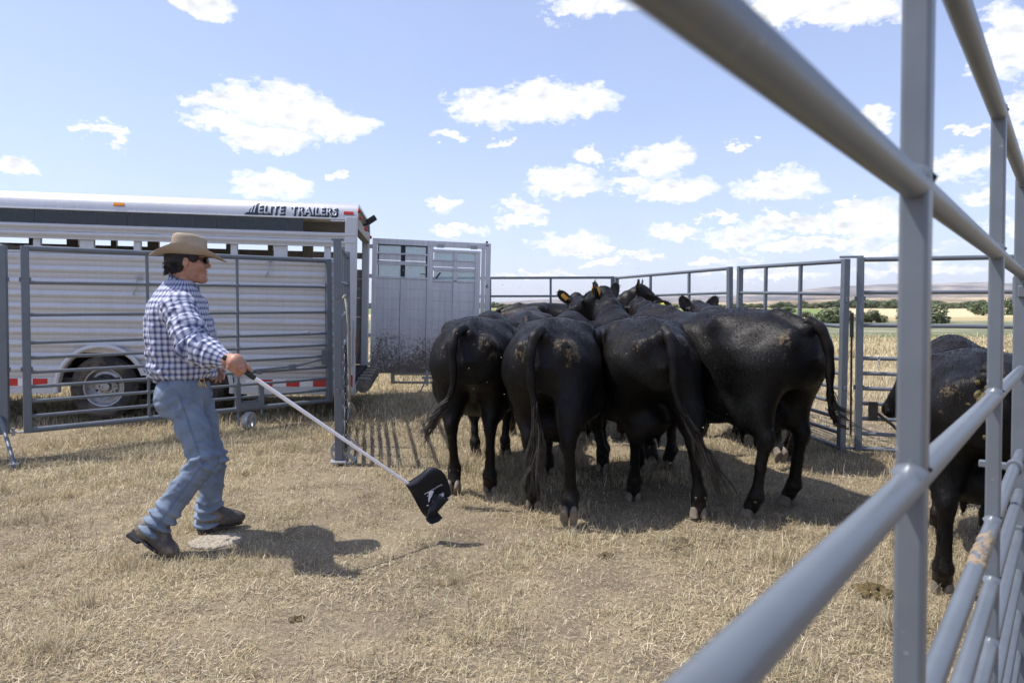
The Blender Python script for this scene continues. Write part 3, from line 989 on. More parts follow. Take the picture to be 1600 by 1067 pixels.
# ================================================================== STOCK TRAILER
def mat_alu(name, base, metal, rough, mud=0.0, streak=1.0):
    m, nt, b = new_mat(name)
    tc = nd(nt, 'ShaderNodeTexCoord')
    mp = nd(nt, 'ShaderNodeMapping')
    mp.inputs['Scale'].default_value = (30, 30, 1.2)
    nt.links.new(tc.outputs['Object'], mp.inputs['Vector'])
    st = noise(nt, mp.outputs[0], 1.0, 5, 0.6)
    n = noise(nt, tc.outputs['Object'], 2.4, 6, 0.65)
    nf = noise(nt, tc.outputs['Object'], 38, 5, 0.7)
    lo = tuple(c * (1 - 0.2 * streak) for c in base)
    c = ramp(nt, st.outputs[0], [(0.3, lo), (0.62, base)])
    c = mixc(nt, ramp(nt, n.outputs[0], [(0.48, 0.0), (0.8, 0.22)]), c, (0.36, 0.33, 0.29))
    if mud > 0:
        sep = nd(nt, 'ShaderNodeSeparateXYZ')
        nt.links.new(tc.outputs['Object'], sep.inputs[0])
        # mud splashed up from below: thick crust low, specks higher up
        h = mth(nt, 'SUBTRACT', 1.0, mth(nt, 'DIVIDE', sep.outputs[2], 1.45), clamp=True)
        f = mth(nt, 'ADD', mth(nt, 'MULTIPLY', h, 0.34), mth(nt, 'MULTIPLY', nf.outputs[0], 0.62))
        f = mth(nt, 'ADD', f, mth(nt, 'MULTIPLY', n.outputs[0], 0.28))
        mk = ramp(nt, f, [(0.66, 0.0), (0.76, mud)])
        c = mixc(nt, mk, c, (0.16, 0.13, 0.1))
        b.inputs['Metallic'].default_value = metal
        nt.links.new(mth(nt, 'MULTIPLY', mth(nt, 'SUBTRACT', 1.0, mk), metal), b.inputs['Metallic'])
        nt.links.new(mth(nt, 'ADD', rough, mth(nt, 'MULTIPLY', mk, 0.4)), b.inputs['Roughness'])
    else:
        b.inputs['Metallic'].default_value = metal
        nt.links.new(ramp(nt, st.outputs[0], [(0.2, rough + 0.12), (0.8, max(0.05, rough - 0.06))]), b.inputs['Roughness'])
    nt.links.new(c, b.inputs['Base Color'])
    bp = nd(nt, 'ShaderNodeBump')
    bp.inputs['Strength'].default_value = 0.08
    bp.inputs['Distance'].default_value = 0.004
    nt.links.new(nf.outputs[0], bp.inputs['Height'])
    nt.links.new(bp.outputs[0], b.inputs['Normal'])
    return m


ALU = mat_alu('brushed_aluminium', (0.6, 0.605, 0.62), 0.2, 0.42, streak=0.3)
ALU_ROOF = mat_alu('roof_aluminium', (0.62, 0.62, 0.63), 0.5, 0.36, streak=0.6)
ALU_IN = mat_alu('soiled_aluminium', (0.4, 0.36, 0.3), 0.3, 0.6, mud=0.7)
ALU_DOOR = mat_alu('muddy_aluminium', (0.66, 0.66, 0.69), 0.3, 0.4, mud=0.95)
RED = simple('red_reflector', (0.55, 0.03, 0.025), 0.3, var=0.2)
WHITE_R = simple('white_reflector', (0.82, 0.82, 0.84), 0.3, var=0.08)
AMBER = simple('amber_lens', (0.85, 0.3, 0.02), 0.25, var=0.15)
DARKM = simple('dark_steel', (0.03, 0.03, 0.032), 0.6, 0.2, var=0.4)
STEEL = simple('wheel_steel', (0.42, 0.43, 0.45), 0.42, 0.75, var=0.25, vscale=6, dirt=((0.2, 0.17, 0.14), 9, 0.58))
DUSTR = simple('dusty_rubber', (0.1, 0.092, 0.082), 0.85, var=0.4, vscale=9, bump=0.3, bscale=40, dirt=((0.25, 0.21, 0.16), 5.0, 0.5))
DIRTW = simple('dusty_tyre', (0.035, 0.034, 0.033), 0.85, var=0.3, vscale=10, bump=0.25, bscale=40, dirt=((0.14, 0.12, 0.1), 4.0, 0.48))


def mat_pane(name, tint, alpha, rough=0.12):
    m, nt, b = new_mat(name)
    tc = nd(nt, 'ShaderNodeTexCoord')
    n = noise(nt, tc.outputs['Object'], 30, 4, 0.6)
    nt.links.new(ramp(nt, n.outputs[0], [(0.3, tuple(c * 0.85 for c in tint)), (0.7, tint)]), b.inputs['Base Color'])
    b.inputs['Roughness'].default_value = rough
    nt.links.new(ramp(nt, n.outputs[0], [(0.35, alpha - 0.06), (0.65, min(1.0, alpha + 0.06))]), b.inputs['Alpha'])
    return m


PANE_D = mat_pane('smoked_acrylic', (0.04, 0.05, 0.06), 0.7)
PANE_T = mat_pane('teal_acrylic', (0.5, 0.66, 0.67), 0.6, 0.3)
INK = simple('navy_lettering', (0.02, 0.03, 0.05), 0.35, var=0.2)
SILV = simple('silver_lettering', (0.6, 0.62, 0.65), 0.35, 0.3, var=0.12)

TR_M = Matrix.Translation((-1.885, 8.11, 0)) @ Matrix.Rotation(math.atan2(-0.132, -0.991), 4, 'Z') @ Matrix.Rotation(R(-1.08), 4, 'Y')
tr = empty('stock_trailer', M=TR_M)
tag(tr, 'long silver aluminium livestock trailer with corrugated side and open rear door', 'trailer')
TL, TW = 7.4, 2.02
WZ, WR, AR = 0.39, 0.365, 0.48
WX = (1.86, 2.80)


def arch_segments(z):
    """x intervals of side wall left free by the wheel arches at height z."""
    if z >= WZ + AR:
        return [(0.135, TL)]
    hw = math.sqrt(max(0, AR * AR - max(0, z - WZ) ** 2))
    segs = [(0.135, WX[0] - hw)]
    if WX[0] + hw < WX[1] - hw:
        segs.append((WX[0] + hw, WX[1] - hw))
    segs.append((WX[1] + hw, TL))
    return segs


SLAT = [(0.0, 0.0), (0.001, 0.001), (0.001, 0.048)] + [(0.001 + 0.023 * math.sin(math.pi * k / 10), 0.052 + 0.0084 * k) for k in range(11)] + [(0.001, 0.1395)]


def slat(z0, y_off=0.0, wall=0, sgn=1, mat=None, name='side_slat'):
    """One interlocking aluminium plank with its rounded rib, cut out round the wheels."""
    rows = [(y_off + sgn * a, z0 + h) for a, h in SLAT]
    lists = [arch_segments(h) for _, h in rows]
    nseg = min(len(q) for q in lists)
    mb = MB()
    for k in range(nseg):
        idx = []
        for (y, z), segs in zip(rows, lists):
            if k == 0:
                s = segs[0]
            elif k == nseg - 1:
                s = segs[-1]
            else:
                s = segs[1]
            if nseg == 1 and len(segs) > 1:
                s = (segs[0][0], segs[-1][1])
            idx.append(((s[0], y, z), (s[1], y, z)))
        b = len(mb.v)
        for p, q in idx:
            mb.v += [p, q]
        for i in range(len(idx) - 1):
            mb.f.append((b + 2 * i, b + 2 * i + 1, b + 2 * i + 3, b + 2 * i + 2))
        # closed back so that the plank has a thickness
        bb = len(mb.v)
        mb.v += [(idx[0][0][0], y_off - sgn * 0.02, z0), (idx[0][1][0], y_off - sgn * 0.02, z0), (idx[-1][0][0], y_off - sgn * 0.02, rows[-1][1]), (idx[-1][1][0], y_off - sgn * 0.02, rows[-1][1])]
        e = b + 2 * (len(idx) - 1)
        mb.f += [(b, b + 1, bb + 1, bb), (bb, bb + 1, bb + 3, bb + 2), (bb + 2, bb + 3, e + 1, e)]
    return mb.build(name, mat or ALU, tr, True, 60)


PITCH = 0.1398
for i in range(10):
    slat(0.506 + PITCH * i)
# plank band between the slot row and the windows
for z0 in (2.062, 2.148):
    mb = MB()
    pr_ = [(-0.02, 0), (0.004, 0), (0.004, 0.02), (0.012, 0.03), (0.024, 0.045), (0.027, 0.06), (0.02, 0.075), (0.006, 0.083), (-0.02, 0.083)]
    mb.extrude(pr_, [lambda a, h: (0.01, a, z0 + h), lambda a, h: (TL, a, z0 + h)])
    mb.build('side_slat', ALU, tr, True, 50)
# sill, with the arch opening, and the rail under the slots
for (a, b_) in ((0.0, WX[0] - AR - 0.01), (WX[1] + AR + 0.01, TL)):
    MB().box(a, b_, -0.05, 0.012, 0.385, 0.506, 0.004).box(a, b_, -0.06, 0.02, 0.32, 0.385, 0.006).build('side_sill', ALU, tr)
MB().box(0.135, TL, -0.03, 0.012, 1.9045, 1.925, 0.003).box(0.135, TL, -0.02, 0.028, 1.868, 1.88, 0.003).build('slot_rail', ALU, tr)
# reflective tape: each red and white length
x = 0.02
k = 0
while x < TL - 0.1:
    if not (WX[0] - AR - 0.16 < x < WX[1] + AR + 0.02):
        tp = MB().box(x, x + 0.152, 0.0125, 0.0145, 0.41, 0.492)
        tp.build('reflective_tape', RED if k % 2 == 0 else WHITE_R, tr)
    x += 0.1525
    k += 1
# roof with rounded eaves
prof = []
N = 10
for i in range(N + 1):
    w = math.pi / 2 * i / N
    prof.append((-0.16 + 0.16 * math.cos(w), 2.395 + 0.203 * math.sin(w)))
for i in range(N + 1):
    w = math.pi / 2 * (1 - i / N)
    prof.append((-TW + 0.16 - 0.16 * math.cos(w), 2.395 + 0.203 * math.sin(w)))
prof += [(-TW + 0.03, 2.395), (-TW + 0.17, 2.565), (-0.17, 2.565), (-0.03, 2.395)]
MB().extrude(prof, [lambda a, h: (-0.01, a, h), lambda a, h: (TL, a, h)]).build('roof', ALU_ROOF, tr, True, 35)
MB().box(0.06, TL, -0.02, 0.016, 2.383, 2.401, 0.004).box(0.02, 0.3, -0.02, 0.012, 2.362, 2.381, 0.003).build('drip_rail', ALU_ROOF, tr)
# uprights of the side (seen in the slots and through the smoked panes)
x, k = 0.30, 0
while x < TL:
    w_ = 0.075 if k % 2 == 0 else 0.15
    if k > 0 or True:
        MB().box(x, x + w_, -0.075, -0.03, 1.90, 2.40 if k else 2.07, 0.003).build('side_upright', ALU, tr)
        MB().box(x, x + w_, -TW + 0.005, -TW + 0.06, 0.5, 2.42, 0.003).build('side_upright', ALU_IN, tr)
    x += 0.5 + (0.06 if k % 2 else 0)
    k += 1
# smoked panes of the window strip
x = 0.62
while x < TL - 0.1:
    MB().box(x, min(TL, x + 0.965), -0.016, -0.008, 2.234, 2.385).build('window_pane', PANE_D, tr)
    x += 0.97
# far side: planks inside, slot and window gaps
for i in range(10):
    MB().box(0.1, TL, -TW, -TW + 0.02 + 0.008 * (i % 2), 0.506 + PITCH * i, 0.504 + PITCH * (i + 1)).build('inner_slat', ALU_IN, tr)
MB().box(0.1, TL, -TW, -TW + 0.025, 2.06, 2.15).build('inner_slat', ALU_IN, tr)
# inner side of the near wall, floor, bulkhead
MB().box(0.14, TL, -0.045, -0.022, 0.9, 1.9).build('inner_lining', ALU_IN, tr)
MB().box(0.0, TL, -TW + 0.02, -0.03, 0.44, 0.5).build('floor_deck', DARKM, tr)
MB().box(TL - 0.03, TL, -TW, 0, 0.32, 2.43).build('bulkhead', ALU, tr)
MB().box(3.9, 3.94, -TW + 0.03, -0.06, 0.5, 2.0).build('centre_gate', ALU_IN, tr)
# rear frame
MB().box(-0.005, 0.135, -0.08, 0.02, 0.315, 2.425, 0.012).build('corner_post', ALU, tr)
MB().box(-0.005, 0.1, -TW - 0.01, -TW + 0.09, 0.315, 2.42, 0.012).build('corner_post', ALU, tr)
MB().box(-0.012, 0.09, -TW + 0.09, -0.08, 2.29, 2.425, 0.006).build('rear_header', ALU_IN, tr)
MB().box(-0.02, 0.11, -TW, -0.0, 0.315, 0.43, 0.01).build('rear_sill', ALU, tr)
MB().box(0.02, 0.105, 0.02, 0.032, 0.66, 1.2, 0.012).build('lamp_plate', ALU_ROOF, tr)
MB().lathe([(0.0, 0.006), (0.014, 0.005), (0.016, 0)], 14, Matrix.Translation((0.062, 0.033, 1.1)) @ Matrix.Rotation(-math.pi / 2, 4, 'X')).build('marker_lamp', RED, tr, True)
MB().box(-0.012, -0.004, -0.06, -0.01, 0.78, 1.0, 0.004).build('tail_lamp', RED, tr)
MB().box(0.02, 0.1, 0.0205, 0.024, 0.41, 0.55).build('reflective_tape', RED, tr)
# rubber dock bumper rolled along the rear sill
bm_ = MB()
for q in range(9):
    y0, y1 = -0.02 - q * 0.222, -0.02 - (q + 1) * 0.222 + 0.008
    r0 = 0.082 + 0.006 * math.sin(q * 2.1)
    bm_.tube([(-0.10, y0, 0.405), (-0.10, (y0 + y1) / 2, 0.407), (-0.10, y1, 0.405)], [r0 - 0.008, r0, r0 - 0.008], 18)
bm_.build('dock_bumper', DUSTR, tr, True, 50)
for q in range(5):
    MB().box(-0.17, -0.02, -0.22 - q * 0.38, -0.17 - q * 0.38, 0.468, 0.5, 0.006).build('bumper_strap', ROPE, tr)
# lights on the rear header and roof
for (yy, zz) in ((-0.05, 2.50), (-0.22, 2.44), (-1.0, 2.40), (-1.15, 2.40), (-TW + 0.05, 2.38)):
    MB().lathe([(0, 0.03), (0.018, 0.026), (0.026, 0.01), (0.028, 0)], 12, Matrix.Translation((-0.01, yy, zz)) @ Matrix.Rotation(-math.pi / 2, 4, 'Y')).build('marker_lamp', RED, tr, True)
lam = MB()
lam.tube([(-0.01, -0.75, 2.41), (-0.08, -0.75, 2.44)], 0.012, 8)
lam.box(-0.2, -0.06, -0.83, -0.67, 2.44, 2.50, 0.01, Matrix.Translation((-0.1, 0, 2.45)) @ Matrix.Rotation(R(35), 4, 'Y') @ Matrix.Translation((0.1, 0, -2.45)))
lam.build('work_lamp', DARKM, tr)


def eave(u, v, off):
    """Point on the near eave: u along the trailer from the rear, v up the curve from the drip rail."""
    w = min(math.pi / 2, v / 0.19)
    return (u, -0.16 + (0.16 + off) * math.cos(w), 2.395 + (0.203 + off) * math.sin(w))


def eave_patch(name, mat, u0, u1, v0, v1, off, thick):
    n = 5
    vs_, fs_ = [], []
    for k in range(n + 1):
        v = v0 + (v1 - v0) * k / n
        vs_ += [eave(u0, v, off), eave(u1, v, off), eave(u0, v, off + thick), eave(u1, v, off + thick)]
    for k in range(n):
        a = k * 4
        fs_ += [(a, a + 1, a + 5, a + 4), (a + 2, a + 6, a + 7, a + 3), (a, a + 4, a + 6, a + 2), (a + 1, a + 3, a + 7, a + 5)]
    fs_ += [(0, 2, 3, 1), (n * 4, n * 4 + 1, n * 4 + 3, n * 4 + 2)]
    return MB().add(vs_, fs_).build(name, mat, tr, True, 40)


eave_patch('marker_lamp', AMBER, 2.59, 2.70, 0.055, 0.085, 0.001, 0.018)
eave_patch('marker_lamp', RED, 0.04, 0.15, 0.048, 0.078, 0.001, 0.018)


def text_mesh(body, size, shear, offset, sx=1.0):
    cu = bpy.data.curves.new('lettering', 'FONT')
    cu.body = body
    cu.size = size
    cu.shear = shear
    cu.offset = offset
    cu.space_character = 1.08
    o = bpy.data.objects.new('lettering', cu)
    col.objects.link(o)
    dg = bpy.context.evaluated_depsgraph_get()
    me = bpy.data.meshes.new_from_object(o.evaluated_get(dg))
    bpy.data.objects.remove(o)
    bpy.data.curves.remove(cu)
    bm = bmesh.new()
    bm.from_mesh(me)
    bpy.data.meshes.remove(me)
    bmesh.ops.triangulate(bm, faces=bm.faces[:])
    return bm


def eave_text(name, body, size, shear, bold, mat, u_left, v0, off, sx, du=0, dv=0, extra=None):
    bm = text_mesh(body, size, shear, bold)
    if extra:
        for poly in extra:
            fv = [bm.verts.new((a, b_, 0)) for a, b_ in poly]
            bm.faces.new(fv)
    for k in range(1, 10):
        bmesh.ops.bisect_plane(bm, geom=bm.verts[:] + bm.edges[:] + bm.faces[:], plane_co=(0, k * 0.015 - 0.02, 0), plane_no=(0, 1, 0))
    ex = bmesh.ops.extrude_face_region(bm, geom=bm.faces[:])
    top = {q for q in ex['geom'] if isinstance(q, bmesh.types.BMVert)}
    for q in bm.verts:
        t = off + (0.003 if q in top else 0)
        q.co = Vector(eave(u_left - q.co.x * sx - du, v0 + q.co.y * 1.3 + dv, t))
    bmesh.ops.recalc_face_normals(bm, faces=bm.faces[:])
    me = bpy.data.meshes.new(name)
    bm.to_mesh(me)
    bm.free()
    me.materials.append(mat)
    return link(name, me, tr)


wing = [[(-0.145, -0.012), (0.0, -0.012), (0.0, 0.108), (-0.012, 0.108)]]
bars = [[(-0.105 + 0.03 * q, 0.004), (-0.09 + 0.03 * q, 0.004), (-0.075 + 0.03 * q, 0.035 + 0.028 * q), (-0.085 + 0.03 * q, 0.028 + 0.028 * q)] for q in range(3)]
for body, u0, sh_x, li_x in (('ELITE', 1.13, wing, bars), ('TRAILERS', 0.758, None, None)):
    eave_text('lettering_shadow', body, 0.105, 0.0, 0.0075, INK, u0, 0.03, 0.0015, 1.13, 0.012, -0.008, sh_x)
    eave_text('lettering', body, 0.105, 0.0, 0.0012, SILV, u0, 0.03, 0.005, 1.13, 0, 0, li_x)

# tandem fender lip
fl = MB()
pts = []
cross = math.acos((WX[1] - WX[0]) / 2 / AR)
for w in np.linspace(math.pi + 0.15, cross, 30) if False else np.linspace(math.pi + 0.12, cross, 30):
    pass
arc1 = [(WX[0] + AR * math.cos(w), WZ + AR * math.sin(w)) for w in np.linspace(math.pi + 0.12, cross + 0.12, 26)]
arc2 = [(WX[1] + AR * math.cos(w), WZ + AR * math.sin(w)) for w in np.linspace(math.pi - cross - 0.12, -0.12, 26)]
path = arc1 + arc2
vs_, fs_ = [], []
for i, (px_, pz_) in enumerate(path):
    c0 = WX[0] if i < 26 else WX[1]
    nx, nz = (px_ - c0) / AR, (pz_ - WZ) / AR
    for (dr, dy) in ((0.012, 0.028), (0.02, 0.05), (-0.012, 0.062), (-0.03, 0.05), (-0.034, -0.02), (0.0, -0.02)):
        vs_.append((px_ + nx * dr, dy, pz_ + nz * dr))
for i in range(len(path) - 1):
    for j in range(6):
        j2 = (j + 1) % 6
        fs_.append((i * 6 + j, i * 6 + j2, (i + 1) * 6 + j2, (i + 1) * 6 + j))
fs_ += [tuple(range(6)), tuple((len(path) - 1) * 6 + j for j in range(6))]
MB().add(vs_, fs_).build('fender', ALU, tr, True, 45)
# wheel box behind the tyres
MB().box(WX[0] - AR - 0.05, WX[1] + AR + 0.05, -0.45, -0.42, 0.2, 1.0).box(WX[0] - AR - 0.05, WX[1] + AR + 0.05, -0.45, -0.05, 0.97, 0.99).build('wheel_box', DARKM, tr)
MB().box(WX[0] - 0.35, WX[1] + 0.35, -0.4, -0.34, 0.34, 0.42).tube([(WX[0], -1.7, WZ), (WX[0], -0.2, WZ)], 0.05, 10).tube([(WX[1], -1.7, WZ), (WX[1], -0.2, WZ)], 0.05, 10).build('axle', DARKM, tr)


def wheel(xc, yc):
    Mw = Matrix.Translation((xc, yc, WZ)) @ Matrix.Rotation(-math.pi / 2, 4, 'X')     # local z -> outwards (+y)
    w = link('wheel', MB().lathe([(0.0, -0.02), (0.055, -0.02), (0.055, 0.055), (0.047, 0.075), (0.03, 0.078), (0.028, 0.07), (0, 0.07)], 20).mesh('wheel', STEEL, True, 40), tr, M=Mw)
    ty = [(0.215, -0.10), (0.25, -0.115), (0.31, -0.115), (0.345, -0.10), (0.36, -0.085)]
    for q in range(5):                                   # tread grooves
        z = -0.07 + q * 0.035
        ty += [(0.365, z - 0.012), (0.365, z + 0.012), (0.357, z + 0.014), (0.357, z + 0.021)] if q < 4 else [(0.365, z - 0.012), (0.365, z + 0.012)]
    ty += [(0.36, 0.085), (0.345, 0.10), (0.325, 0.110), (0.318, 0.117), (0.3, 0.119), (0.292, 0.114), (0.255, 0.116), (0.235, 0.112), (0.215, 0.098)]
    link('tyre', MB().lathe(ty, 56).mesh('tyre', DIRTW, True, 30), w)
    rim = [(0.22, 0.05), (0.224, 0.1), (0.218, 0.106), (0.206, 0.102), (0.198, 0.085), (0.185, 0.06), (0.178, 0.05), (0.165, 0.052), (0.15, 0.058), (0.142, 0.05), (0.125, 0.028), (0.11, 0.022), (0.085, 0.025), (0.06, 0.032), (0.05, 0.032)]
    link('rim', MB().lathe(rim, 48).mesh('rim', STEEL, True, 40), w)
    lug = MB()
    for q in range(8):
        a = q * math.pi / 4
        lug.lathe([(0, 0.05), (0.011, 0.05), (0.012, 0.024)], 6, Matrix.Translation((0.083 * math.cos(a), 0.083 * math.sin(a), 0)))
    link('lug_nuts', lug.mesh('lug_nuts', STEEL), w)
    hol = MB()
    for q in range(8):
        a = q * math.pi / 4 + 0.39
        hol.lathe([(0, 0.0325), (0.014, 0.0325), (0.014, 0.02)], 10, Matrix.Translation((0.117 * math.cos(a), 0.117 * math.sin(a), 0)))
    link('rim_holes', hol.mesh('rim_holes', DARKM), w)


for xc in WX:
    wheel(xc, -0.13)
    wheel(xc, -TW + 0.2)
# tie loop and rub rail marks on the side
for (x_, z_) in ((2.42, 1.62), (0.98, 1.85)):
    MB().tube([(x_, 0.03, z_ + 0.03), (x_, 0.06, z_ + 0.02), (x_ + 0.01, 0.06, z_ - 0.1), (x_ + 0.05, 0.035, z_ - 0.17)], 0.008, 8).box(x_ - 0.03, x_ + 0.03, 0.028, 0.036, z_ + 0.01, z_ + 0.05, 0.002).build('tie_hook', ZINC, tr)

# ------------------------------------------------------------------ open rear door
DA, DB = Vector((-2.13, 10.2, 0.366)), Vector((-0.379, 10.65, 0.322))
Mx = (DB - DA).normalized()
My = Vector((0, 0, 1)).cross(Mx).normalized()
Mz = Mx.cross(My)
DM = Matrix(((Mx.x, My.x, Mz.x, DA.x), (Mx.y, My.y, Mz.y, DA.y), (Mx.z, My.z, Mz.z, DA.z), (0, 0, 0, 1)))
DLOC = TR_M.inverted() @ DM
KX, KZ, DH = (DB - DA).length / 710.0, 2.017 / 810.0, 2.017


def dx(v):
    return (v - 65) * KX


def dz(v):
    return DH - (v - 45) * KZ


fr = MB()
t = 0.03
for (a, b_, c, d) in ((65, 95, 45, 855), (720, 742, 78, 855), (748, 775, 45, 855), (388, 424, 80, 840), (95, 748, 45, 80), (95, 720, 836, 855)):
    fr.box(dx(a), dx(b_), -t, t, dz(d), dz(c), 0.004)
for (a, b_, c, d) in ((232, 258, 272, 836), (545, 572, 112, 836), (680, 712, 112, 836), (424, 712, 96, 112), (95, 388, 128, 138), (95, 388, 190, 200), (95, 388, 270, 284), (424, 680, 158, 166), (424, 680, 218, 226), (424, 680, 280, 294)):
    fr.box(dx(a), dx(b_), -t + 0.004, t - 0.006, dz(d), dz(c), 0.003)
door = link('rear_door', fr.mesh('rear_door', ALU_DOOR), tr, M=DLOC)
door['label'] = 'mud splashed rear door swung wide open'
for (a, b_, c, d, seams) in ((95, 232, 284, 836, 9), (258, 388, 284, 836, 9), (424, 545, 294, 836, 9), (572, 680, 294, 836, 9)):
    hgt = (d - c) / seams
    pm = MB()
    for q in range(seams):
        pm.box(dx(a), dx(b_), -0.012, 0.012, dz(c + (q + 1) * hgt - 2), dz(c + q * hgt), 0.002)
    pm.box(dx(a), dx(b_), -0.008, 0.008, dz(d), dz(c))
    pm.build('door_panel', ALU_DOOR, door)
for (a, b_, c, d) in ((95, 388, 138, 190), (424, 680, 166, 218)):
    MB().box(dx(a), dx(b_), -0.014, 0.008, dz(d - 18), dz(c), 0.003).box(dx(a), dx(b_), -0.02, 0.01, dz(d), dz(d - 14), 0.006).build('door_slat', ALU_DOOR, door)
MB().box(dx(232), dx(258), -0.016, 0.016, dz(272), dz(80)).build('dark_stile', DARKM, door)
for (a, b_, c, d) in ((97, 232, 80, 130), (258, 388, 80, 130), (97, 232, 198, 272), (258, 388, 198, 272), (430, 545, 112, 160), (572, 680, 112, 160), (430, 545, 225, 281), (572, 680, 225, 281)):
    MB().box(dx(a), dx(b_), -0.005, 0.003, dz(d), dz(c)).build('window_pane', PANE_T, door)
for (a, b_, c, d) in ((98, 104, 80, 272), (380, 388, 80, 272), (98, 388, 78, 86)):
    MB().box(dx(a), dx(b_), -0.02, -0.006, dz(d), dz(c)).build('pane_gasket', DARKM, door)
for v in (95, 272, 447, 625, 797):
    MB().box(dx(22), dx(66), -0.03, 0.02, dz(v + 12), dz(v - 12), 0.004).tube([(dx(28), -0.02, dz(v + 18)), (dx(28), -0.02, dz(v - 18))], 0.014, 10).box(dx(36), dx(52), -0.034, -0.02, dz(v + 10), dz(v - 10)).build('hinge', ZINC, door)
for v in (465, 668):
    MB().box(dx(v - 22), dx(v + 22), -0.05, -0.02, dz(86), dz(60), 0.005).tube([(dx(v - 12), -0.055, dz(73)), (dx(v - 12), -0.045, dz(73))], 0.012, 8).tube([(dx(v + 12), -0.055, dz(73)), (dx(v + 12), -0.045, dz(73))], 0.012, 8).build('roller_bracket', ZINC, door)
MB().box(dx(740), dx(760), -0.03, 0.03, dz(66), dz(52), 0.004).tube([(dx(748), 0, dz(55)), (dx(752), 0, dz(32))], 0.018, 8).build('latch_pin', DARKM, door)
MB().tube([(dx(440), -0.05, dz(275)), (dx(466), -0.06, dz(238))], 0.012, 8).tube([(dx(345), -0.03, dz(250)), (dx(385), -0.03, dz(252))], 0.006, 6).build('door_handle', DARKM, door)
MB().tube([(dx(745), -0.034, dz(318)), (dx(760), -0.036, dz(300))], 0.006, 6).tube([(dx(748), -0.034, dz(312)), (dx(764), -0.036, dz(322))], 0.006, 6).build('grab_loop', DARKM, door)
# small prop leg of the panel standing behind the door
lg = MB().tube([(0, 0, 0.0), (0.05, 0, 0.1), (0.11, 0, 0.26)], 0.012, 8).box(0.03, 0.36, -0.015, 0.015, 0.2, 0.24, 0.004).box(0.09, 0.13, -0.02, 0.02, 0.1, 0.33, 0.004).box(-0.02, 0.03, -0.02, 0.02, -0.01, 0.02)
tag(lg.build('prop_leg', ZINC, None, loc=(-1.40, 10.35, 0.06)), 'small steel prop leg in the grass below the open trailer door', 'prop leg')


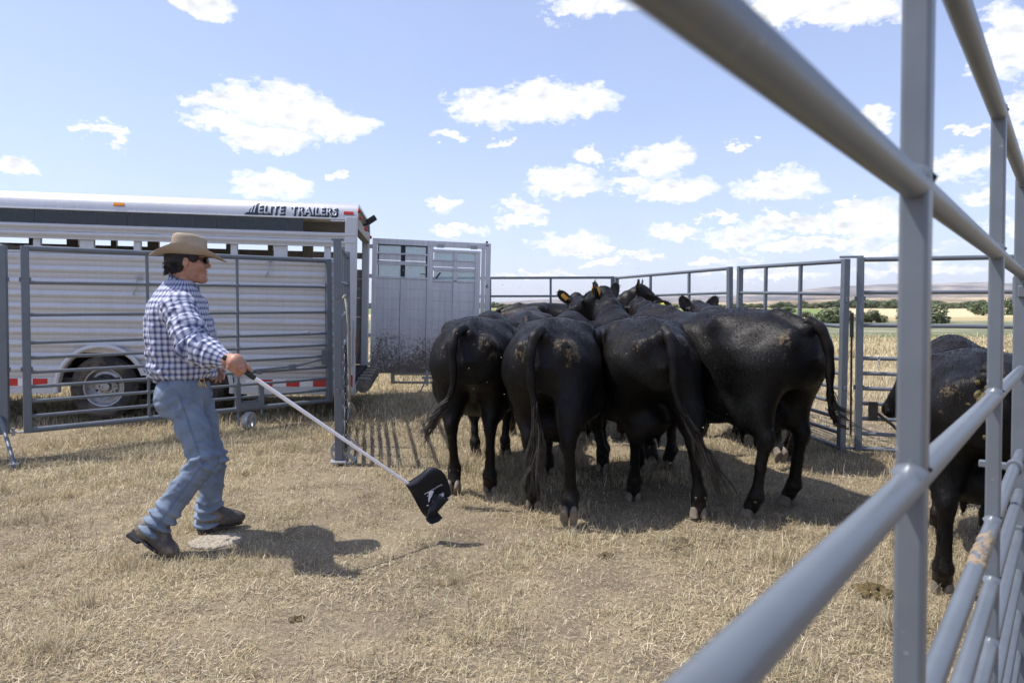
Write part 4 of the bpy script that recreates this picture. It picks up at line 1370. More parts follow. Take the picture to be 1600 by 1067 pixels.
# ================================================================== BODIES: smooth distance fields turned into one continuous surface
class Field:
    def __init__(self, lo, hi, h):
        self.lo = np.array(lo, np.float32)
        self.h = h
        self.n = np.ceil((np.array(hi) - np.array(lo)) / h).astype(int) + 1
        self.d = np.full(tuple(self.n), 1.0, np.float32)
        self.ax = [self.lo[k] + h * np.arange(self.n[k], dtype=np.float32) for k in range(3)]

    def block(self, lo, hi, pad):
        s = []
        for k in range(3):
            a = int(max(0, math.floor((lo[k] - pad - self.lo[k]) / self.h)))
            b = int(min(self.n[k], math.ceil((hi[k] + pad - self.lo[k]) / self.h) + 1))
            s.append(slice(a, max(a + 1, b)))
        X = self.ax[0][s[0]][:, None, None]
        Y = self.ax[1][s[1]][None, :, None]
        Z = self.ax[2][s[2]][None, None, :]
        return tuple(s), X, Y, Z

    def put(self, s, new, k, sub=False):
        a = self.d[s]
        new = new.astype(np.float32)
        if sub:
            new = -new
            if k <= 0:
                self.d[s] = np.maximum(a, new)
            else:
                h = np.clip(0.5 - 0.5 * (new - a) / k * -1 * -1, 0, 1)
                h = np.clip(0.5 + 0.5 * (new - a) / k, 0, 1)
                self.d[s] = a * (1 - h) + new * h + k * h * (1 - h)
            return
        if k <= 0:
            self.d[s] = np.minimum(a, new)
        else:
            h = np.clip(0.5 + 0.5 * (a - new) / k, 0, 1)
            self.d[s] = a * (1 - h) + new * h - k * h * (1 - h)

    def cone(self, a, b, r1, r2, k=0.03, sc=(1, 1, 1), sub=False):
        a = np.array(a, np.float32)
        b = np.array(b, np.float32)
        R_ = max(r1, r2)
        s, X, Y, Z = self.block(np.minimum(a, b), np.maximum(a, b), R_ * max(sc) + 2.5 * k + 0.03)
        ba = b - a
        l2 = float(ba @ ba) + 1e-9
        px, py, pz = X - a[0], Y - a[1], Z - a[2]
        t = np.clip((px * ba[0] + py * ba[1] + pz * ba[2]) / l2, 0, 1)
        d = np.sqrt(((px - t * ba[0]) / sc[0]) ** 2 + ((py - t * ba[1]) / sc[1]) ** 2 + ((pz - t * ba[2]) / sc[2]) ** 2) - (r1 + (r2 - r1) * t)
        self.put(s, d * min(sc), k, sub)

    def chain(self, pts, rad, k=0.02, sc=(1, 1, 1)):
        for i in range(len(pts) - 1):
            self.cone(pts[i], pts[i + 1], rad[i], rad[i + 1], k, sc)

    def ell(self, c, r, k=0.03, axes=None, sub=False):
        c = np.array(c, np.float32)
        r = np.array(r, np.float32)
        m = float(max(r))
        s, X, Y, Z = self.block(c - m, c + m, 2.5 * k + 0.03)
        px, py, pz = X - c[0], Y - c[1], Z - c[2]
        if axes is not None:
            A = [np.array(q, np.float32) for q in axes]
            q = [px * A[i][0] + py * A[i][1] + pz * A[i][2] for i in range(3)]
        else:
            q = [px, py, pz]
        k0 = np.sqrt(sum((q[i] / r[i]) ** 2 for i in range(3)))
        k1 = np.sqrt(sum((q[i] / (r[i] ** 2)) ** 2 for i in range(3))) + 1e-6
        self.put(s, k0 * (k0 - 1) / k1, k, sub)

    def surface(self):
        """Naive surface nets -> vertices, quads, normals."""
        d = self.d
        ins = d < 0
        c = np.zeros(tuple(self.n - 1), np.int8)
        for i in (0, 1):
            for j in (0, 1):
                for k in (0, 1):
                    c += ins[i:self.n[0] - 1 + i, j:self.n[1] - 1 + j, k:self.n[2] - 1 + k]
        act = (c > 0) & (c < 8)
        ii, jj, kk = np.nonzero(act)
        idx = np.full(act.shape, -1, np.int64)
        idx[ii, jj, kk] = np.arange(len(ii))
        acc = np.zeros((len(ii), 3))
        cnt = np.zeros(len(ii))
        cor = [(0, 0, 0), (1, 0, 0), (0, 1, 0), (1, 1, 0), (0, 0, 1), (1, 0, 1), (0, 1, 1), (1, 1, 1)]
        val = [d[ii + a, jj + b, kk + e] for a, b, e in cor]
        for p, q in ((0, 1), (2, 3), (4, 5), (6, 7), (0, 2), (1, 3), (4, 6), (5, 7), (0, 4), (1, 5), (2, 6), (3, 7)):
            va, vb = val[p], val[q]
            x = (va < 0) != (vb < 0)
            t = np.where(x, va / np.where(x, va - vb, 1), 0)
            for m in range(3):
                acc[:, m] += np.where(x, cor[p][m] + t * (cor[q][m] - cor[p][m]), 0)
            cnt += x
        V = (np.stack([ii, jj, kk], -1) + acc / cnt[:, None]) * self.h + self.lo
        Q = []
        for ax in range(3):
            o1, o2 = [(1, 2), (2, 0), (0, 1)][ax]
            sl0 = [slice(None)] * 3
            sl1 = [slice(None)] * 3
            sl0[ax] = slice(0, -1)
            sl1[ax] = slice(1, None)
            e = ins[tuple(sl0)] != ins[tuple(sl1)]
            pos = ins[tuple(sl0)]
            g = list(np.nonzero(e))
            ok = (g[o1] > 0) & (g[o2] > 0) & (g[o1] < self.n[o1] - 1) & (g[o2] < self.n[o2] - 1)
            g = [q[ok] for q in g]
            fl = pos[g[0], g[1], g[2]]

            def cell(a, b):
                q = [g[0].copy(), g[1].copy(), g[2].copy()]
                q[o1] = q[o1] - a
                q[o2] = q[o2] - b
                return idx[q[0], q[1], q[2]]
            q4 = np.stack([cell(1, 1), cell(0, 1), cell(0, 0), cell(1, 0)], -1)
            q4 = np.where(fl[:, None], q4, q4[:, ::-1])
            Q.append(q4)
        Q = np.concatenate(Q)
        Q = Q[(Q >= 0).all(1)]
        # normals from the field
        gi = np.clip(((V - self.lo) / self.h).round().astype(int), 1, self.n - 2)
        N = np.stack([d[gi[:, 0] + 1, gi[:, 1], gi[:, 2]] - d[gi[:, 0] - 1, gi[:, 1], gi[:, 2]],
                      d[gi[:, 0], gi[:, 1] + 1, gi[:, 2]] - d[gi[:, 0], gi[:, 1] - 1, gi[:, 2]],
                      d[gi[:, 0], gi[:, 1], gi[:, 2] + 1] - d[gi[:, 0], gi[:, 1], gi[:, 2] - 1]], -1)
        N /= np.linalg.norm(N, axis=1, keepdims=True) + 1e-9
        # one pass of smoothing
        for _ in range(2):
            S = np.zeros_like(V)
            C = np.zeros(len(V))
            for a in range(4):
                b = (a + 1) % 4
                np.add.at(S, Q[:, a], V[Q[:, b]])
                np.add.at(C, Q[:, a], 1)
                np.add.at(S, Q[:, b], V[Q[:, a]])
                np.add.at(C, Q[:, b], 1)
            V = V * 0.5 + 0.5 * S / np.maximum(C, 1)[:, None]
        return V, Q, N


def catmull(xs, ys, n=240):
    xs = np.array(xs, float)
    ys = np.array(ys, float)
    X = np.linspace(xs[0], xs[-1], n)
    m = np.gradient(ys, xs)
    k = np.clip(np.searchsorted(xs, X) - 1, 0, len(xs) - 2)
    h = xs[k + 1] - xs[k]
    t = (X - xs[k]) / h
    return X, (2 * t**3 - 3 * t**2 + 1) * ys[k] + (t**3 - 2 * t**2 + t) * h * m[k] + (-2 * t**3 + 3 * t**2) * ys[k + 1] + (t**3 - t**2) * h * m[k + 1]


# ================================================================== CATTLE
def mat_coat(name, brown=0.0, dirt=1.0):
    m, nt, b = new_mat(name)
    tc = nd(nt, 'ShaderNodeTexCoord')
    ob = tc.outputs['Object']
    sep = nd(nt, 'ShaderNodeSeparateXYZ')
    nt.links.new(ob, sep.inputs[0])
    n = noise(nt, ob, 3.0, 5, 0.6)
    mp = nd(nt, 'ShaderNodeMapping')
    mp.inputs['Scale'].default_value = (22, 210, 30)
    nt.links.new(ob, mp.inputs['Vector'])
    hair = noise(nt, mp.outputs[0], 1.0, 4, 0.65, 0.3)
    c = ramp(nt, n.outputs[0], [(0.3, (0.003, 0.0029, 0.003)), (0.6, (0.0055, 0.0052, 0.0053)), (0.8, (0.009 + 0.03 * brown, 0.017 + 0.014 * brown, 0.014 + 0.006 * brown))])
    # brownish sun-bleached hair on the upper back
    up = ramp(nt, sep.outputs[2], [(0.0, 0.0), (1.0, 0.0)])
    back = mth(nt, 'MULTIPLY', mth(nt, 'SUBTRACT', sep.outputs[2], 1.02), 3.6, clamp=True)
    back = mth(nt, 'MULTIPLY', back, ramp(nt, n.outputs[0], [(0.42, 0.0), (0.75, 0.35 + 0.6 * brown)]))
    c = mixc(nt, back, c, (0.05, 0.031, 0.022))
    nb_ = noise(nt, ob, 1.6, 4, 0.6)
    c = mixc(nt, ramp(nt, nb_.outputs[0], [(0.5, 0.0), (0.7, 0.3)]), c, (0.016, 0.011, 0.009))
    # dried mud and dust by the tail head, on the pin bones
    def blob(px, py, pz, r, hi):
        v = vmth(nt, 'SUBTRACT', ob, (px, py, pz))
        l = vmth(nt, 'LENGTH', v.outputs[0])
        return ramp(nt, mth(nt, 'DIVIDE', l.outputs['Value'], r), [(0.25, hi), (1.0, 0.0)])
    oi = nd(nt, 'ShaderNodeObjectInfo')
    sh_ = nd(nt, 'ShaderNodeCombineXYZ')
    for k in range(3):
        nt.links.new(mth(nt, 'MULTIPLY', oi.outputs['Random'], 7.0 + 3 * k), sh_.inputs[k])
    obr = vmth(nt, 'ADD', ob, sh_.outputs[0]).outputs[0]
    nd1 = noise(nt, obr, 17, 5, 0.7)
    nd2 = noise(nt, obr, 80, 4, 0.7)
    bl = mth(nt, 'MAXIMUM', blob(-0.33, -0.15, 1.13, 0.21, 1.0), blob(-0.33, 0.15, 1.12, 0.18, 0.85))
    bl = mth(nt, 'MAXIMUM', bl, blob(-0.14, -0.2, 1.22, 0.14, 0.5))
    f = mth(nt, 'ADD', mth(nt, 'MULTIPLY', bl, 0.30), mth(nt, 'MULTIPLY', nd1.outputs[0], 0.75))
    f = mth(nt, 'ADD', f, mth(nt, 'MULTIPLY', nd2.outputs[0], 0.35))
    f = mth(nt, 'ADD', f, mth(nt, 'MULTIPLY', mth(nt, 'SUBTRACT', oi.outputs['Random'], 0.5), 0.08))
    mk = ramp(nt, f, [(0.815, 0.0), (0.93, 0.7 * dirt)])
    mk = mth(nt, 'MULTIPLY', mk, ramp(nt, bl, [(0.02, 0.0), (0.25, 1.0)]))
    c = mixc(nt, mk, c, mixc(nt, nd2.outputs[0], (0.07, 0.045, 0.025), (0.36, 0.27, 0.155)))
    # dust on the lower legs and a faint film elsewhere
    low = mth(nt, 'SUBTRACT', 1.0, mth(nt, 'MULTIPLY', sep.outputs[2], 3.2), clamp=True)
    lk = mth(nt, 'MULTIPLY', low, ramp(nt, nd1.outputs[0], [(0.4, 0.0), (0.7, 0.5)]))
    c = mixc(nt, lk, c, (0.13, 0.1, 0.07))
    film = ramp(nt, nd1.outputs[0], [(0.5, 0.0), (0.8, 0.06)])
    c = mixc(nt, film, c, (0.11, 0.095, 0.08))
    nt.links.new(c, b.inputs['Base Color'])
    nt.links.new(ramp(nt, hair.outputs[0], [(0.3, 0.32), (0.7, 0.5)]), b.inputs['Roughness'])
    b.inputs['Specular IOR Level'].default_value = 0.2
    b.inputs['Sheen Weight'].default_value = 0.0
    b.inputs['Sheen Roughness'].default_value = 0.4
    bp = nd(nt, 'ShaderNodeBump')
    bp.inputs['Strength'].default_value = 0.55
    bp.inputs['Distance'].default_value = 0.006
    nt.links.new(mth(nt, 'ADD', hair.outputs[0], mth(nt, 'MULTIPLY', mk, 0.8)), bp.inputs['Height'])
    n8 = noise(nt, obr, 8.0, 5, 0.6, 0.6)
    bp2 = nd(nt, 'ShaderNodeBump')
    bp2.inputs['Strength'].default_value = 0.22
    bp2.inputs['Distance'].default_value = 0.035
    nt.links.new(n8.outputs[0], bp2.inputs['Height'])
    nt.links.new(bp2.outputs[0], bp.inputs['Normal'])
    nt.links.new(bp.outputs[0], b.inputs['Normal'])
    return m


COAT = mat_coat('black_coat')
COAT_B = mat_coat('brownish_black_coat', 1.0, 0.5)
HAIR = simple('tail_hair', (0.05, 0.043, 0.036), 0.55, var=0.5, vscale=30)
HOOF = simple('dusty_hoof', (0.2, 0.165, 0.125), 0.7, var=0.4, vscale=18, bump=0.4, bscale=40)
def mat_fur():
    m, nt, b = new_mat('short_black_hair')
    a = nd(nt, 'ShaderNodeAttribute', attribute_name='tint')
    nt.links.new(a.outputs['Color'], b.inputs['Base Color'])
    b.inputs['Roughness'].default_value = 0.5
    b.inputs['Specular IOR Level'].default_value = 0.16
    return m


FUR = mat_fur()
EYE = simple('dark_eye', (0.01, 0.008, 0.007), 0.08, var=0.1)
NOSE = simple('wet_nose', (0.015, 0.014, 0.015), 0.25, var=0.3, vscale=60, bump=0.3, bscale=90)
TAG_O = simple('orange_tag', (0.8, 0.38, 0.02), 0.45, var=0.08)
TAG_Y = simple('yellow_tag', (0.78, 0.66, 0.05), 0.45, var=0.08)
WET = simple('fresh_dung', (0.10, 0.07, 0.02), 0.6, var=0.5, vscale=40, bump=1.0, bscale=60)


def hoof_mesh():
    """Two claws; x forward (toe), z up, origin at the ground under the pastern."""
    mb = MB()
    for s in (-1, 1):
        rows = []
        for (z, fx, bx, w, cy) in ((0.0, 0.085, -0.045, 0.026, 0.029), (0.012, 0.084, -0.05, 0.028, 0.029), (0.04, 0.06, -0.05, 0.027, 0.028), (0.07, 0.035, -0.045, 0.024, 0.026), (0.085, 0.02, -0.035, 0.018, 0.024)):
            ring = []
            for k in range(12):
                a = 2 * math.pi * k / 12
                ca, sa = math.cos(a), math.sin(a)
                xx = (fx + bx) / 2 + (fx - bx) / 2 * ca
                ww = w * (1.0 - 0.35 * max(0, ca) ** 2)
                yy = s * cy + ww * sa
                if s * (yy) < 0.003:
                    yy = s * 0.003
                ring.append((xx, yy - s * 0.006 * max(0, ca), z))
            rows.append(ring)
        b = len(mb.v)
        for r_ in rows:
            mb.v += r_
        for i in range(len(rows) - 1):
            for k in range(12):
                k2 = (k + 1) % 12
                mb.f.append((b + i * 12 + k, b + i * 12 + k2, b + (i + 1) * 12 + k2, b + (i + 1) * 12 + k))
        mb.f.append(tuple(b + k for k in range(11, -1, -1)))
        mb.f.append(tuple(b + 48 + k for k in range(12)))
        # dewclaw
        mb.lathe([(0.0, 0.026), (0.009, 0.022), (0.014, 0.008), (0.012, -0.006), (0.0, -0.012)], 8, Matrix.Translation((-0.062, s * 0.026, 0.125)) @ Matrix.Rotation(R(-70), 4, 'Y'))
    return mb.mesh('hoof', HOOF, True, 60)


HOOF_ME = hoof_mesh()


def ear_mesh():
    mb = MB()
    n, m = 9, 10
    L = 0.175
    for i in range(n):
        t = i / (n - 1)
        w = 0.06 * math.sin(math.pi * min(1, 0.2 + 0.8 * t) ** 1.0) ** 0.5 + 0.006
        if t > 0.98:
            w = 0.008
        for k in range(m):
            a = 2 * math.pi * k / m
            y = w * math.cos(a)
            x = 0.010 * math.sin(a) * (1.6 - t) - 0.020 * (abs(math.cos(a)) ** 2) * (1 - 0.4 * t)
            mb.v.append((x, y, t * L))
    for i in range(n - 1):
        for k in range(m):
            k2 = (k + 1) % m
            mb.f.append((i * m + k, i * m + k2, (i + 1) * m + k2, (i + 1) * m + k))
    mb.f.append(tuple(range(m)))
    mb.f.append(tuple((n - 1) * m + k for k in range(m)))
    rr = random.Random(3)
    for i in range(170):                                 # fringe of hair
        t = rr.uniform(0.05, 1)
        w = 0.06 * math.sin(math.pi * min(1, 0.2 + 0.8 * t) ** 1.0) ** 0.5
        s = rr.choice((-1, 1))
        p = Vector((-0.012, s * w * rr.uniform(0.5, 1.0), t * L))
        q = p + Vector((rr.uniform(-0.015, 0.015), s * rr.uniform(0.008, 0.022), rr.uniform(0.005, 0.026)))
        b = len(mb.v)
        mb.v += [p + Vector((0, 0, -0.0025)), p + Vector((0.002, 0, 0.0025)), q]
        mb.f.append((b, b + 1, b + 2))
    return mb


_eb = ear_mesh()
EAR_ME = _eb.mesh('ear', COAT, True)


def switch_mesh(pts, rad, n, length, droop, spread, seed, flick=Vector((0, 0, -1))):
    """Long hair that leaves the end of the tail in wavy locks."""
    rr = random.Random(seed)
    mb = MB()
    d0 = (pts[-1] - pts[-3]).normalized()
    locks = max(8, n // 11)
    for i in range(locks):
        k = rr.uniform(0.0, 1.0)
        j = max(1, len(pts) - 1 - int(k * len(pts) * 0.34))
        p = Vector(pts[j])
        L = length * rr.uniform(0.5, 1.1) * (1 + 0.35 * k)
        side = Vector((rr.gauss(0, 1), rr.gauss(0, 1), rr.gauss(0, 0.6))) * spread
        d = (d0 + side * 0.5).normalized()
        path = [p]
        wv, wf, wa = rr.uniform(0, 6.28), rr.uniform(5, 11), rr.uniform(0.006, 0.018)
        S = 9
        for s in range(S):
            t = (s + 1) / S
            d = (d * (1 - droop * 0.22) + flick * droop * 0.22 + side * 0.07).normalized()
            w_ = Vector((math.sin(wv + t * wf), math.cos(wv * 1.7 + t * wf), 0.4 * math.sin(wv * 3 + t * wf))) * wa
            path.append(path[-1] + d * L / S + w_ * (0.3 + t))
        for q in range(11):
            off = Vector((rr.gauss(0, 1), rr.gauss(0, 1), rr.gauss(0, 1))) * rad * 0.42
            fan = Vector((rr.gauss(0, 1), rr.gauss(0, 1), rr.gauss(0, 1))) * 0.007
            end = rr.randint(S - 3, S)
            pp = [path[s] + off * (1 - 0.85 * s / S) + fan * (s / S) ** 2 for s in range(end + 1)]
            r0 = rr.uniform(0.0016, 0.0034)
            mb.tube(pp, [r0 * (1 - 0.8 * s / end) for s in range(end + 1)], 4, cap=False)
    return mb


TRUNK_X = [-0.42, -0.385, -0.32, -0.2, -0.05, 0.15, 0.4, 0.7, 0.95, 1.15, 1.3, 1.42, 1.5, 1.53]
TRUNK_T = [1.04, 1.135, 1.205, 1.265, 1.30, 1.325, 1.315, 1.295, 1.295, 1.305, 1.28, 1.2, 1.10, 1.0]
TRUNK_B = [0.99, 0.88, 0.84, 0.79, 0.73, 0.65, 0.575, 0.53, 0.52, 0.54, 0.59, 0.67, 0.79, 0.93]
TRUNK_W = [0.04, 0.13, 0.19, 0.24, 0.272, 0.295, 0.34, 0.37, 0.34, 0.29, 0.25, 0.2, 0.12, 0.03]
_tx, _tt = catmull(TRUNK_X, TRUNK_T)
_, _tb = catmull(TRUNK_X, TRUNK_B)
_, _tw = catmull(TRUNK_X, TRUNK_W)


def cow(label, pos, heading, size=1.0, width=1.0, legs=None, head=None, tail=None, coat=None, udder=True, tags=(), bend=0.0, h=0.0145, seed=0, switch=None, group='black cattle bunched in the corral', dung=False):
    """A standing or walking cow. Local frame: x forward, y to its left, z up; origin on the ground below the hips."""
    coat = coat or COAT
    legs = legs or {}
    fld = Field((-0.62, -0.68, -0.02), (2.45, 0.68, 1.95), h)
    # ---- trunk
    s, X, Y, Z = fld.block((-0.42, -0.5, 0.45), (1.53, 0.5, 1.35), 0.1)
    xs = X[:, 0, 0]
    top, bot, wd = [np.interp(xs, _tx, q)[:, None, None] for q in (_tt, _tb, _tw)]
    wd = wd * width
    off = (bend * np.clip(xs - 0.2, 0, 2) ** 2)[:, None, None]
    # widest point lies below the middle on the barrel, above it on the rump
    mid = bot + (top - bot) * np.interp(xs, [-0.4, 0.0, 0.4, 1.0, 1.5], [0.55, 0.55, 0.45, 0.46, 0.5])[:, None, None]
    hh = np.where(Z > mid, top - mid, mid - bot)
    p = np.interp(xs, [-0.4, 0, 0.5, 1.5], [2.5, 2.7, 2.35, 2.2])[:, None, None]
    q = (np.abs((Y - off) / wd) ** p + np.abs((Z - mid) / hh) ** p) ** (1 / p)
    dx_ = np.maximum(np.maximum(-0.42 - X, X - 1.53), 0)
    fld.put(s, (q - 1) * np.minimum(wd, hh) * 0.9 + dx_, 0.0)
    # hip bones, tail head, pin bones, withers, spine
    for sy in (-1, 1):
        fld.ell((0.14, sy * 0.232 * width, 1.222), (0.07, 0.045, 0.045), 0.10)
        fld.ell((-0.345, sy * 0.12 * width, 1.13), (0.05, 0.05, 0.06), 0.08)
        fld.ell((0.55, sy * 0.30 * width, 1.02), (0.34, 0.1, 0.17), 0.12)
        fld.ell((0.33, sy * 0.415 * width, 1.10), (0.15, 0.07, 0.10), 0.11, sub=True)      # hollow flank
        fld.ell((1.17, sy * 0.24 + bend, 0.98), (0.17, 0.1, 0.28), 0.1)                     # shoulder blade
    fld.cone((-0.36, 0, 1.205), (-0.12, 0, 1.285), 0.045, 0.04, 0.06)
    fld.cone((1.0, bend * 0.6, 1.27), (1.25, bend, 1.27), 0.055, 0.06, 0.08)
    fld.ell((0.66, bend * 0.2, 0.65), (0.55, 0.3 * width, 0.16), 0.12)
    # ---- legs
    hooves = []
    for key, base in (('HL', (-0.10, 0.175)), ('HR', (-0.10, -0.175)), ('FL', (1.06, 0.165)), ('FR', (1.06, -0.165))):
        hx, hy, lift, pitch = legs.get(key, (base[0], base[1], 0.0, 0.0))
        sy = 1 if base[1] > 0 else -1
        ddx, ddy = hx - base[0], hy - base[1]
        hind = key[0] == 'H'
        # foot: the pastern leans with the pitch of the hoof
        ca, sa = math.cos(pitch), math.sin(pitch)
        org = Vector((hx, hy, lift))
        Mh = Matrix.Translation(org) @ Matrix.Rotation(pitch, 4, 'Y')
        fet = Mh @ Vector((-0.055, 0, 0.155))
        cor = Mh @ Vector((-0.008, 0, 0.075))
        if hind:
            hock = Vector((-0.20 + 0.62 * ddx, sy * 0.165 + 0.62 * ddy, 0.50 + 0.55 * lift))
            stif = Vector((0.15 + 0.28 * ddx, sy * 0.225 * width + 0.2 * ddy, 0.76 + 0.2 * lift))
            hip = Vector((-0.02, sy * 0.17 * width, 1.02))
            fld.cone(hip, stif, 0.175, 0.135, 0.09)
            fld.cone((-0.24, sy * 0.145 * width, 1.0), hock + Vector((0.05, 0, 0.18)), 0.118, 0.078, 0.07)
            fld.cone((-0.12, sy * 0.175 * width, 0.95), hock + Vector((0.10, sy * 0.01, 0.14)), 0.155, 0.082, 0.07)
            fld.cone(stif, hock + Vector((0.04, 0, 0.06)), 0.13, 0.058, 0.06)
            fld.cone(hock + Vector((0.05, 0, 0.20)), hock + Vector((-0.008, 0, 0.02)), 0.082, 0.05, 0.04)
            fld.ell(hock, (0.058, 0.046, 0.07), 0.022)
            fld.ell(hock + Vector((-0.035, 0, 0.035)), (0.03, 0.028, 0.045), 0.025)
            fld.chain([hock, hock.lerp(fet, 0.5) + Vector((0.004, 0, 0)), fet], [0.045, 0.035, 0.042], 0.022)
        else:
            knee = Vector((1.10 + 0.5 * ddx, sy * 0.165 + 0.5 * ddy, 0.40 + 0.6 * lift))
            elb = Vector((1.07 + 0.1 * ddx, sy * 0.2, 0.68))
            if lift > 0.06:
                knee = knee + Vector((0.10, 0, 0.02))
            fld.cone((1.2, sy * 0.2, 0.92), elb, 0.15, 0.105, 0.09)
            fld.cone(elb, knee, 0.095, 0.056, 0.05)
            fld.ell(knee, (0.056, 0.052, 0.07), 0.03)
            fld.chain([knee, knee.lerp(fet, 0.55), fet], [0.044, 0.034, 0.041], 0.022)
        fld.ell(fet, (0.046, 0.048, 0.046), 0.02)
        fld.cone(fet, cor, 0.043, 0.047, 0.02, (1, 1.12, 1))
        hooves.append(Mh)
    # ---- udder
    if udder:
        fld.ell((0.06, 0, 0.60), (0.2, 0.16, 0.13), 0.08)
        for (tx, ty) in ((0.0, 0.07), (0.0, -0.07), (0.13, 0.06), (0.13, -0.06)):
            fld.cone((tx, ty, 0.50), (tx, ty, 0.42), 0.019, 0.012, 0.02)
    # ---- neck and head
    hd = dict(poll=(1.86, 0.0, 1.33), face=(0.85, 0.0, -0.5), roll=0.0)
    hd.update(head or {})
    poll = Vector(hd['poll'])
    f = Vector(hd['face']).normalized()
    side = Vector((0, 0, 1)).cross(f).normalized()           # to the animal's left
    upv = f.cross(side).normalized()
    nb = Vector((1.2, bend, 1.12))
    fld.cone(nb, nb.lerp(poll, 0.55) + Vector((0, 0, 0.02)), 0.2, 0.145, 0.1, (1, 0.8, 1))
    fld.cone(nb.lerp(poll, 0.5), poll - f * 0.02, 0.145, 0.105, 0.07, (1, 0.9, 1))
    fld.cone(nb + Vector((0.1, 0, -0.25)), nb.lerp(poll, 0.62) + Vector((0.0, 0, -0.13)), 0.165, 0.095, 0.1, (1, 0.75, 1))
    fld.cone(nb.lerp(poll, 0.5) + Vector((0, 0, -0.12)), poll + f * 0.06 - upv * 0.09, 0.1, 0.085, 0.07)
    fld.ell(poll + f * 0.04, (0.115, 0.1, 0.10), 0.05, (f, side, upv))
    fld.ell(poll - f * 0.03 + upv * 0.055, (0.06, 0.055, 0.055), 0.05, (f, side, upv))
    fld.cone(poll + f * 0.06 + upv * 0.0, poll + f * 0.3 - upv * 0.025, 0.098, 0.066, 0.04)
    fld.cone(poll + f * 0.3 - upv * 0.025, poll + f * 0.40 - upv * 0.035, 0.062, 0.065, 0.03)
    fld.cone(poll + f * 0.06 - upv * 0.11, poll + f * 0.36 - upv * 0.085, 0.062, 0.042, 0.05)
    fld.ell(poll + f * 0.43 - upv * 0.045, (0.035, 0.068, 0.055), 0.03, (f, side, upv))
    for sy in (-1, 1):
        fld.ell(poll + f * 0.14 + side * sy * 0.082 + upv * 0.03, (0.035, 0.022, 0.024), 0.03, (f, side, upv))
        fld.cone(poll - f * 0.0 + side * sy * 0.07 + upv * 0.01, poll - f * 0.03 + side * sy * 0.125 + upv * 0.015, 0.04, 0.028, 0.03)
        fld.ell(poll + f * 0.455 + side * sy * 0.035 - upv * 0.025, (0.014, 0.016, 0.011), 0.012, (f, side, upv), sub=True)
    V, Q, N = fld.surface()
    # loose skin: low folds on the neck, ribs and a fuzzy outline
    rs = np.random.RandomState(seed)
    fold = 0.004 * np.sin(V[:, 0] * 46 + 7 * np.sin(V[:, 2] * 6 + seed)) * np.clip((V[:, 0] - 1.05) * 4, 0, 1) * np.clip((V[:, 2] - 0.8) * 4, 0, 1) * np.clip((1.75 - V[:, 0]) * 5, 0, 1)
    rib = 0.0035 * np.sin(V[:, 0] * 40 - V[:, 2] * 9) * np.exp(-((V[:, 0] - 0.72) / 0.25) ** 2) * np.exp(-((V[:, 2] - 0.9) / 0.22) ** 2)
    lump = 0.012 * (vnoise(V[:, 0] * 1.0 + 3 + seed * 7, V[:, 2] + V[:, 1] * 0.7 + 9, 5.0, 2) - 0.5)
    V = V + N * (fold + rib + lump)[:, None]
    # short coat hair lying down and back over the hide
    nh = 70000 if h < 0.016 else 18000
    pick = rs.randint(0, len(V), nh)
    P, n3 = V[pick], N[pick]
    P = P + rs.normal(0, 0.005, P.shape)
    P = P - n3 * ((P - V[pick]) * n3).sum(1, keepdims=True)
    inpatch = np.minimum(np.linalg.norm(P - np.array((-0.33, -0.15, 1.12)), axis=1), np.linalg.norm(P - np.array((-0.33, 0.15, 1.12)), axis=1)) < 0.15
    ok = (P[:, 2] > 0.12) & ~(inpatch & (rs.rand(nh) < 0.75))
    P, n3 = P[ok], n3[ok]
    nh = len(P)
    sw_ = vnoise(P[:, 0] * 3 + seed, P[:, 2] * 3 + P[:, 1] * 2, 1.0, 2) - 0.5
    fl_ = np.stack([-0.65 + 0.8 * sw_, 0.5 * sw_, np.full(nh, -0.75)], -1) + rs.normal(0, 0.16, (nh, 3))
    fl_ = fl_ - n3 * (fl_ * n3).sum(1, keepdims=True)
    fl_ /= np.linalg.norm(fl_, axis=1, keepdims=True) + 1e-6
    wv_ = np.cross(fl_, n3)
    Lh = rs.uniform(0.012, 0.028, nh)[:, None]
    lift = rs.uniform(0.05, 0.3, nh)[:, None]
    HV = np.stack([P - wv_ * 0.0013 - n3 * 0.001, P + wv_ * 0.0013 - n3 * 0.001, P + fl_ * Lh + n3 * Lh * lift], 1).reshape(-1, 3)
    tn = rs.rand(nh) ** 2
    upb = np.clip((P[:, 2] - 0.95) * 2.2, 0, 1) * (0.35 + (0.9 if coat is COAT_B else 0.0))
    hc = np.array((0.004, 0.0038, 0.004)) + tn[:, None] * np.array((0.016, 0.0145, 0.0135)) + (upb * rs.rand(nh))[:, None] * np.array((0.026, 0.016, 0.010))
    hc = np.repeat(np.concatenate([hc, np.ones((nh, 1))], 1), 3, axis=0)
    hair_me = np_mesh('coat_hair', HV, np.arange(nh * 3).reshape(-1, 3), FUR, smooth=False, attrs={'tint': ('FLOAT_COLOR', hc)})
    hx_, hy_ = math.sin(heading), math.cos(heading)
    rz = math.atan2(hy_, hx_)
    gz = float(ground_z(pos[0], pos[1]))
    root = empty('black_cow', (pos[0], pos[1], gz), rz)
    root.scale = (size, size, size)
    tag(root, label, 'cow', group)
    link('body', np_mesh('body', V, Q, coat), root)
    link('coat_hair', hair_me, root)['kind'] = 'stuff'
    for Mh in hooves:
        link('hoof', HOOF_ME, root, M=Mh)
    # ears
    e_up = hd.get('ear_up', 0.35)
